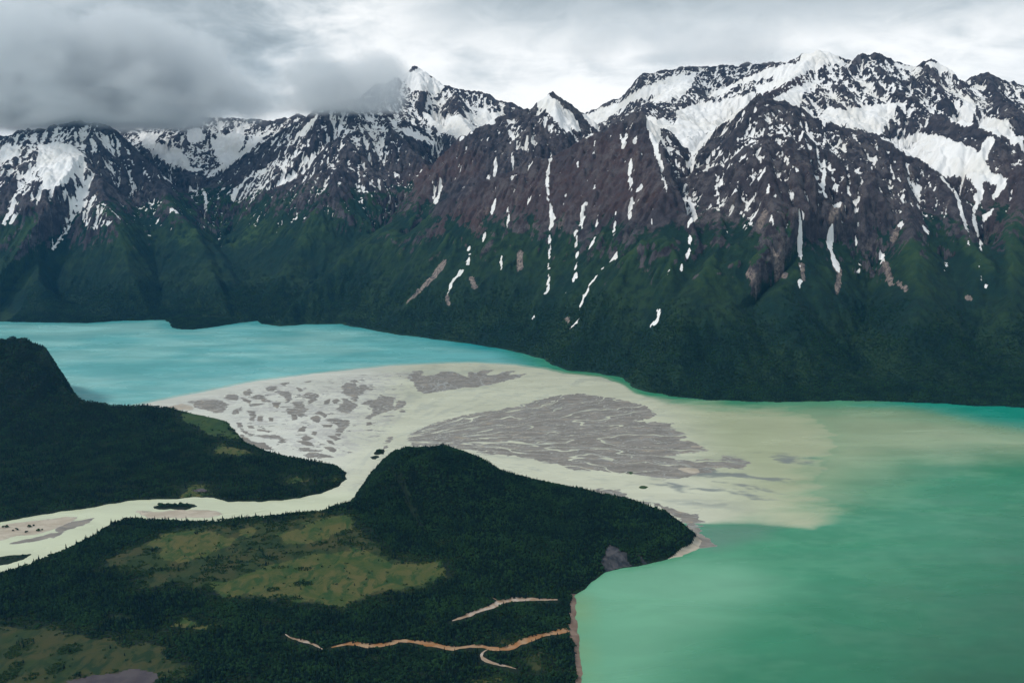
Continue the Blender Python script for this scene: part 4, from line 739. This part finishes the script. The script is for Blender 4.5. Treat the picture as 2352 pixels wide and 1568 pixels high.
RB = [(B1([(-40, 615), (60, 585), (250, 560), (400, 545), (465, 545), (430, 570), (330, 610), (220, 640), (100, 650), (-40, 690)]), 'sand', 'pale sandbar with dark bushes in the river at the left edge'),
      (B1([(350, 612), (420, 575), (580, 545), (540, 575), (460, 602), (370, 628)]), 'gravel', 'grey gravel bar beside the pale river sandbar'), (B1([(70, 702), (200, 670), (320, 640), (400, 628), (330, 662), (180, 692)]), 'gravel', 'thin gravel streak nearer than the pale river sandbar'),
      (B1([(860, 505), (1000, 510), (1120, 496), (1300, 500), (1370, 518), (1300, 535), (950, 540)]), 'sand', 'gravel beach under the near bank trees, below the wooded islet'),
      (B1([(-60, 800), (90, 780), (175, 772), (130, 802), (60, 818), (-60, 850)]), 'ground', 'grassy dark islet in the river at the lower left edge'), (B1([(965, 474), (1000, 462), (1150, 458), (1215, 470), (1150, 486), (1000, 486)]), 'ground', 'narrow wooded islet in the middle of the river'),
      (D4([(2030, 955), (2060, 930), (2100, 935), (2085, 970), (2040, 975)]), 'ground', 'shrubby dark islet at the river mouth'), (D4([(2000, 1005), (2030, 990), (2045, 1000), (2010, 1018)]), 'ground', 'tiny dark islet below the shrubby islet at the river mouth'),
      (D5([(1606, 807), (1620, 803), (1634, 807), (1622, 812)]), 'meadow_green', 'tiny green islet in the shallows right of the wooded hill'), (D5([(1530, 716), (1545, 712), (1556, 716), (1541, 720)]), 'meadow_green', 'tiny green islet at the lower rim of the largest flat')]
ISL = []
for i, (q, mt, lb) in enumerate(RB):
    isl = mt in ('ground', 'meadow_green')
    o = bar(q, lb, mt, rough=3.0, cell=2.5, top=2.4 if isl or mt == 'sand' else 1.2, group='islets and bars along the river', name='islet' if isl else ('sand_bar' if mt == 'sand' else 'gravel_bar'), seed=i)
    if isl and o: o['category'] = 'islet'; ISL.append(world_poly(q))
print('bars', time.time() - T0)
# ------------------------------------------------------------------ woods
def crown_spruce(seed, tiers=6, h=1.0, r=.19):
    rr = np.random.RandomState(seed); V = []; F = []
    for t in range(tiers):
        f = t / tiers; z0 = .10 + .82 * f; z1 = min(z0 + .30 * (1 - .45 * f), 1.0); R0 = r * (1 - f) ** .85 + .012; n = 9; b0 = len(V)
        V.append((rr.normal(0, .006), rr.normal(0, .006), z1)); a0 = rr.rand() * 6.28
        for i in range(n):
            ra = R0 * ((1.0 if i % 2 == 0 else .55) + rr.normal(0, .13)); a = a0 + i * 2 * np.pi / n
            V.append((ra * np.cos(a), ra * np.sin(a), z0 + (-.035 if i % 2 == 0 else .02) + rr.normal(0, .012)))
        for i in range(n): F.append((b0, b0 + 1 + i, b0 + 1 + (i + 1) % n))
    return np.array(V) * h, np.array(F)
def crown_leafy(seed, n=70, rx=.42, z0=.25, z1=1.0, size=.16):
    rr = np.random.RandomState(seed); V = []; F = []
    lobes = [(rr.normal(0, rx * .40), rr.normal(0, rx * .40), z0 + (z1 - z0) * rr.uniform(.35, .72), rr.uniform(.45, .75)) for _ in range(4)]
    for i in range(n):
        cx, cy, cz, lr = lobes[i % 4]; d = rr.normal(size=3); d /= np.linalg.norm(d); d[2] = abs(d[2]) * 1.1 - .25
        c = np.array((cx, cy, cz)) + d * np.array((rx * lr, rx * lr, (z1 - z0) * .42 * lr)) * rr.uniform(.75, 1.0)
        t1 = np.cross(d, rr.normal(size=3)); t1 /= np.linalg.norm(t1) + 1e-9; t2 = np.cross(d, t1); s = size * rr.uniform(.6, 1.25); b0 = len(V)
        for a in ((1, .2), (-.1, 1), (-1, -.3), (.3, -1)): V.append(c + s * (a[0] * t1 + a[1] * t2) + d * rr.normal(0, s * .2))
        F += [(b0, b0 + 1, b0 + 2), (b0, b0 + 2, b0 + 3)]
    return np.array(V), np.array(F)
def trunk_mesh(h, r0, sides=6, lean=.02):
    V = []; F = []
    for k, (z, r) in enumerate(((-.06, 1.25), (.12, 1.0), (.5, .65), (1.0, .15))):
        for i in range(sides): a = i * 2 * np.pi / sides; V.append((r0 * r * np.cos(a) + lean * z, r0 * r * np.sin(a), h * z))
        if k:
            for i in range(sides):
                a, b_ = (k - 1) * sides + i, (k - 1) * sides + (i + 1) % sides; F += [(a, b_, b_ + sides), (a, b_ + sides, a + sides)]
    return np.array(V), np.array(F)
def proto(name, crown, mt, trunk=None):
    V, F = crown; me = bpy.data.meshes.new(name); vs_ = V; fs = F; mi = np.zeros(len(F), int)
    if trunk: tv, tf = trunk; fs = np.concatenate([F, tf + len(V)]); vs_ = np.concatenate([V, tv]); mi = np.r_[mi, np.ones(len(tf), int)]
    me.from_pydata(vs_.tolist(), [], fs.tolist()); me.materials.append(MAT[mt]); me.materials.append(MAT['bark']); me.polygons.foreach_set('material_index', mi.astype(np.int32))
    me.update(); return bpy.data.objects.new(name, me)
PROTO = [proto('spruce_form', crown_spruce(1), 'spruce_needles', trunk_mesh(.9, .016)), proto('spruce_form', crown_spruce(2, 5, 1.0, .24), 'spruce_needles', trunk_mesh(.9, .02)),
         proto('alder_form', crown_leafy(3, 56, .46), 'alder_leaves', trunk_mesh(.6, .03)), proto('alder_form', crown_leafy(4, 56, .55, .1, .9, .18), 'alder_leaves', trunk_mesh(.5, .03)), proto('willow_form', crown_leafy(5, 44, .6, .0, .8, .2), 'willow_leaves')]
def scatter(name, P3, scl, var, label, cat='forest'):
    n = len(P3); me = bpy.data.meshes.new(name); me.vertices.add(n); me.vertices.foreach_set('co', np.asarray(P3, np.float32).ravel())
    rr = np.random.RandomState(n)
    for an, av, ty in (('scl', np.stack([scl * rr.uniform(.85, 1.2, n), scl * rr.uniform(.85, 1.2, n), scl], -1), 'FLOAT_VECTOR'), ('rot', np.stack([rr.normal(0, .04, n), rr.normal(0, .04, n), rr.rand(n) * 6.28], -1), 'FLOAT_VECTOR')):
        me.attributes.new(an, ty, 'POINT').data.foreach_set('vector', av.astype(np.float32).ravel())
    me.attributes.new('var', 'INT', 'POINT').data.foreach_set('value', var.astype(np.int32)); me.update()
    o = bpy.data.objects.new(name, me); scene.collection.objects.link(o)
    ng = bpy.data.node_groups.new(name, 'GeometryNodeTree'); ng.interface.new_socket('Geometry', in_out='INPUT', socket_type='NodeSocketGeometry'); ng.interface.new_socket('Geometry', in_out='OUTPUT', socket_type='NodeSocketGeometry')
    nn, lk = ng.nodes, ng.links; gi, go, jn = nn.new('NodeGroupInput'), nn.new('NodeGroupOutput'), nn.new('GeometryNodeJoinGeometry')
    def at(nm, ty): q = nn.new('GeometryNodeInputNamedAttribute'); q.data_type = ty; q.inputs['Name'].default_value = nm; return q.outputs['Attribute']
    va, sa, ra = at('var', 'INT'), at('scl', 'FLOAT_VECTOR'), at('rot', 'FLOAT_VECTOR')
    for i, pr in enumerate(PROTO):
        if not (var == i).any(): continue
        cm = nn.new('FunctionNodeCompare'); cm.data_type = 'INT'; cm.operation = 'EQUAL'; lk.new(va, cm.inputs[2]); cm.inputs[3].default_value = i
        oi = nn.new('GeometryNodeObjectInfo'); oi.inputs['Object'].default_value = pr; oi.inputs['As Instance'].default_value = True
        ip = nn.new('GeometryNodeInstanceOnPoints'); lk.new(gi.outputs[0], ip.inputs['Points']); lk.new(cm.outputs[0], ip.inputs['Selection']); lk.new(oi.outputs['Geometry'], ip.inputs['Instance'])
        lk.new(ra, ip.inputs['Rotation']); lk.new(sa, ip.inputs['Scale']); lk.new(ip.outputs[0], jn.inputs[0])
    lk.new(jn.outputs[0], go.inputs[0]); md = o.modifiers.new('trees', 'NODES'); md.node_group = ng
    return tag(o, label, cat, None, 'stuff')
rng = np.random.RandomState(11)
def jitter(x0, x1, y0, y1, sp_):
    x, y = np.meshgrid(np.arange(x0, x1, sp_), np.arange(y0, y1, sp_)); x = x.ravel(); y = y.ravel()
    return x + rng.uniform(-.5, .5, x.size) * sp_, y + rng.uniform(-.5, .5, x.size) * sp_
def near_g(a, g, x, y):
    return a[np.clip(((y - g.y0) / g.c).astype(int), 0, g.ny - 1), np.clip(((x - g.x0) / g.c).astype(int), 0, g.nx - 1)]
COPSE = [(G(*B1([c[:2]])[0], 3), c[2] * .3702, c[3] * .3702) for c in ((120, 1350, 80, 50), (430, 1355, 80, 28), (350, 1475, 60, 34), (60, 1500, 60, 60), (190, 1530, 40, 22), (1880, 860, 60, 16), (1880, 950, 70, 18), (1700, 985, 45, 14), (1300, 860, 60, 9), (1830, 1040, 60, 14), (1740, 850, 60, 9), (1540, 870, 50, 8), (1420, 850, 60, 9))]
for nm, lbl, kind in (('S', 'dense dark spruce and alder woods over the foreground hill and lowland', 'forest'), ('W', 'dark woods across the river, left of the delta', 'forest')):
    g, z, s, fi = LAND_F[nm]; sp_ = 5.6 if nm == 'S' else 7.0
    x, y = jitter(g.x0, g.x0 + g.nx * g.c, g.y0, g.y0 + g.ny * g.c, sp_); sd_, zz, ff = g.samp(s, x, y), g.samp(z, x, y), near_g(fi, g, x, y)
    ok_ = (sd_ > 4) & (np.abs(np.arctan2(x, y)) < math.radians(35))
    open_ = (ff > 0) & (ff < 100)
    dens = fbm(x / 70, y / 60, 3, 400); cop = np.zeros(x.shape, bool)
    for c, rx, ry in COPSE: k = c[1] / FPX; cop |= ((x - c[0]) / (rx * k)) ** 2 + ((y - c[1]) / (ry * k * 2.3)) ** 2 < 1 + .6 * dens
    bm = g.samp(blur(((fi > 1) & (fi < 100)) + .50 * (fi == 1), 4), x, y); fine_ = fbm(x / 34, y / 24, 3, 405)
    ok_ &= cop | (rng.rand(x.size) > ss(bm + .55 * fine_ + .25 * dens, .30, .62) * .985); ok_ &= ff < 100
    gap = fbm(x / 120, y / 55, 4, 410); ok_ &= ~((gap > .70) & (rng.rand(x.size) < .7) & (zz < 20))
    if nm == 'S':
        for wd, line in STREAM_PTS:
            m_ = ok_ & (x > line[:, 0].min() - 40) & (x < line[:, 0].max() + 40) & (y > line[:, 1].min() - 40) & (y < line[:, 1].max() + 40)
            ix = np.flatnonzero(m_); d = segdist(x[ix], y[ix] + 9, line[::3]); ok_[ix[d < wd + 3]] = False
    x, y, zz, sd_, op, dens = x[ok_], y[ok_], zz[ok_], sd_[ok_], open_[ok_], dens[ok_]; n = len(x); r = rng.rand(n)
    tall = fbm(x / 150, y / 150, 3, 420) + .5 * fbm(x / 40, y / 40, 2, 421)
    con = r < (.34 + .5 * tall)
    var = np.where(con, np.where(rng.rand(n) < .6, 0, 1), np.where(rng.rand(n) < .55, 2, 3)); sc_ = np.where(con, rng.uniform(8, 15, n), rng.uniform(5.5, 9, n)) * (1 + .2 * tall) * (1 if nm == 'S' else .95)
    bm, gap = bm[ok_], gap[ok_]
    lowv = op & (rng.rand(n) < .75) | (sd_ < 9); var = np.where(lowv & ~con, 4, var); sc_ = np.where(lowv, sc_ * .55, sc_)
    belt = ((bm > .06) | ((gap > .38) & (zz < 25))) & (rng.rand(n) < .8); var = np.where(belt, 4, var); sc_ = np.where(belt, rng.uniform(2.6, 5.0, n), sc_)
    scatter('forest', np.stack([x, y, zz - .15], -1), sc_, var, lbl); print(nm, n)
# slopes across the lake: alder thickets below the turf line
x, y = jitter(-3300, 3000, 3560, 6500, 8.5); hh, sh_, vg = MG.samp(H, x, y), MG.samp(shd, x, y), MG.samp(veg, x, y); sn_ = MG.samp(snow, x, y); sr_ = MG.samp(scree, x, y); sgy = MG.samp(gy, x, y)
top_ = 330 + 110 * fbm(x / 300, y / 300, 3, 430) - 60 * ss(-x, 300, 1500)
ok_ = (sh_ > 4) & (hh < top_) & (rng.rand(x.size) < ss(top_ - hh, 0, 160) * .9 + .1) & (np.abs(np.arctan2(x, y)) < math.radians(33)) & (sn_ < .4) & (sr_ < .55) & (sgy > -.25) & (vg > .45)
x, y, hh = x[ok_], y[ok_], hh[ok_]; n = len(x); var = np.where(rng.rand(n) < .10, 1, np.where(rng.rand(n) < .5, 2, 3)); sc_ = np.where(var == 1, rng.uniform(8, 14, n), rng.uniform(5.5, 10, n))
rt = x > -420
for m_, lb in ((rt, 'alder thickets covering the lower slopes right of the hanging valley'), (~rt, 'blue green thickets along the far left shore of the lake')):
    scatter('forest', np.stack([x, y, hh - .6], -1)[m_], sc_[m_], var[m_], lb)
print('forests', n, time.time() - T0)
# single spruces that stand out against the pale river, bushes on the bars
def tree(name, loc, h, src, label, group, rz):
    e = bpy.data.objects.new(name, None); scene.collection.objects.link(e); e.location = loc; e.rotation_euler = (0, 0, rz); e.scale = (h, h, h); e.empty_display_size = .2
    for pn, me in src:
        c = bpy.data.objects.new(pn, me); scene.collection.objects.link(c); c.parent = e
    return tag(e, label, 'tree' if 'spruce' in name else 'bush', group)
def part_mesh(nm, VF, mt): me = bpy.data.meshes.new(nm); me.from_pydata(VF[0].tolist(), [], VF[1].tolist()); me.materials.append(MAT[mt]); me.update(); return me
SP = [[('trunk', part_mesh('trunk', trunk_mesh(.95, .018), 'bark')), ('crown', part_mesh('crown', crown_spruce(20 + i, 8, 1.0, .15 + .02 * i), 'spruce_needles'))] for i in range(4)]
BU = [[('stem', part_mesh('stem', trunk_mesh(.55, .03), 'bark')), ('crown', part_mesh('crown', crown_leafy(30 + i, 90, .55, .05, .95, .15), 'alder_leaves'))] for i in range(3)]
zof = lambda x, y: float(gS.samp(zS, np.array([x]), np.array([y]))[0])
for k, px_ in enumerate([20, 44, 58, 90, 118, 152, 176, 198, 224, 236, 256, 283, 312, 356, 380, 405, 428, 470, 489, 512, 534, 556, 570, 588, 601, 622, 640, 655, 671, 688, 700, 716, 733, 748, 762, 775, 786, 797]):
    py_ = np.interp(px_, [0, 60, 150, 220, 262, 300, 340, 480, 560, 650, 740, 800], [1316, 1299, 1260, 1226, 1198, 1190, 1193, 1197, 1191, 1188, 1182, 1168]) + 3 + 2 * math.sin(k * 2.3)
    x, y = G(px_, py_, 1.0); h_ = 13 + 5.5 * abs(math.sin(k * 1.7))
    tree('spruce_tree', (x, y, zof(x, y) - .2), h_, SP[k % 4], 'pointed dark spruce standing on the near bank against the pale river', 'spruces along the near river bank', k * 1.3)
for k, (px_, py_) in enumerate([(905, 1040), (930, 1036), (968, 1034), (1093, 1068), (1110, 1074), (1148, 1094), (1560, 1206), (1578, 1214)]):
    x, y, z_ = P(px_, py_, 2600 if px_ < 1300 else 2290); tree('spruce_tree', (x, y, zof(x, y) - .3), 17, SP[k % 4], 'tall spruce breaking the outline of the wooded hill', 'spruces on the hill crest', k)
for lb, gp, pts, hs in (('dark bush on the pale river sandbar at the left edge', 'bushes on the pale river sandbar', B1([(20, 606), (45, 602), (85, 624), (105, 618), (180, 602), (205, 594), (165, 637), (240, 625), (265, 618)]), 8),
                        ('low tree on the narrow wooded islet in the river', 'trees on the river islet', B1([(990, 468), (1005, 472), (1030, 474), (1060, 472), (1085, 474), (1110, 472), (1135, 474), (1160, 472), (1180, 474), (1045, 468), (1120, 468)]), 11),
                        ('shrub on the dark islet at the river mouth', 'shrubs on the river mouth islet', D4([(2045, 958), (2065, 948), (2080, 955), (2060, 965)]), 10), ('willow bush on the grassy river islet at the lower left edge', 'bushes on the lower left islet', B1([(20, 800), (50, 800), (80, 792), (110, 788), (140, 782)]), 6)):
    for k, q in enumerate(pts):
        x, y = G(*q, .8); tree('bush', (x, y, .45), hs * (1 + .3 * math.sin(k * 2.1)), BU[k % 3], lb, gp, k * 1.1)
# ------------------------------------------------------------------ air
def box(name, x0, x1, y0, y1, z0, z1):
    v = [(x, y, z) for z in (z0, z1) for y in (y0, y1) for x in (x0, x1)]; f = [(0, 2, 3, 1), (4, 5, 7, 6), (0, 1, 5, 4), (2, 6, 7, 3), (0, 4, 6, 2), (1, 3, 7, 5)]
    return mesh_obj(name, v, f, smooth=False)
m, N = mat('air'); N.n('ShaderNodeOutputMaterial', Volume=N.n('ShaderNodeVolumePrincipled', Color=(.10, .48, 1.0, 1), Density=1.15e-5, Anisotropy=.2))
hz = box('haze', -9000, 9000, -600, 10600, -40, 2150); hz.data.materials.append(m); tag(hz, 'thin bluish air over the whole valley', 'haze', kind='stuff')
def cloud(label, c, r, dens, seed, base=.12, cut=.0):
    n1, n2 = 40, 20; V = []
    for j in range(n2 + 1):
        for i in range(n1):
            th, ph = np.pi * j / n2, 2 * np.pi * i / n1; z = np.cos(th)
            V.append((c[0] + r[0] * np.sin(th) * np.cos(ph), c[1] + r[1] * np.sin(th) * np.sin(ph), c[2] + r[2] * max(z, -.45)))
    F = [(j * n1 + i, (j + 1) * n1 + i, (j + 1) * n1 + (i + 1) % n1, j * n1 + (i + 1) % n1) for j in range(n2) for i in range(n1)]
    m, N = mat('cloud_vapour'); p = pos(N)
    d = N.n('ShaderNodeVectorMath', {'operation': 'SUBTRACT'}, _0=p, _1=c).outputs[0]; q = N.vmul(d, (1 / r[0], 1 / r[1], 1 / r[2])); rr = N.n('ShaderNodeVectorMath', {'operation': 'LENGTH'}, _0=q).outputs['Value']
    nz = N.noise(N.n('ShaderNodeVectorMath', {'operation': 'ADD'}, _0=N.vmul(p, (1, 1, 1.5)), _1=(seed * 911, 0, 0)).outputs[0], 1 / 700, 6, .6)
    zq = N.n('ShaderNodeSeparateXYZ', _0=q).outputs[2]
    f = N.m('MULTIPLY', N.rng(N.m('ADD', rr, N.m('MULTIPLY', N.m('SUBTRACT', nz, .5), 2.8)), .95, .45), N.rng(N.m('ADD', zq, N.m('MULTIPLY', N.m('SUBTRACT', nz, .5), .5)), -.45, -.45 + base))
    f = N.m('MULTIPLY', f, N.rng(rr, 1.0, .8))
    N.n('ShaderNodeOutputMaterial', Volume=N.n('ShaderNodeVolumePrincipled', Color=(.95, .98, 1, 1), Density=N.m('MULTIPLY', f, dens), Anisotropy=.35))
    o = mesh_obj('cloud', V, F, m); o.visible_shadow = True
    return tag(o, label, 'cloud', 'clouds over the peaks', 'stuff')
cloud('heavy grey cloud bank with a flat base over the left hand peaks', (-3800, 7450, 1600), (2050, 900, 780), .0060, 1)
cloud('torn grey cloud wisps beside the snow capped peak', (-1400, 7350, 1590), (680, 380, 460), .0060, 2)
cloud('pale cloud lying on the far snow shelf right of centre', (1480, 7700, 1960), (1150, 450, 330), .0016, 3)
print('done', time.time() - T0)
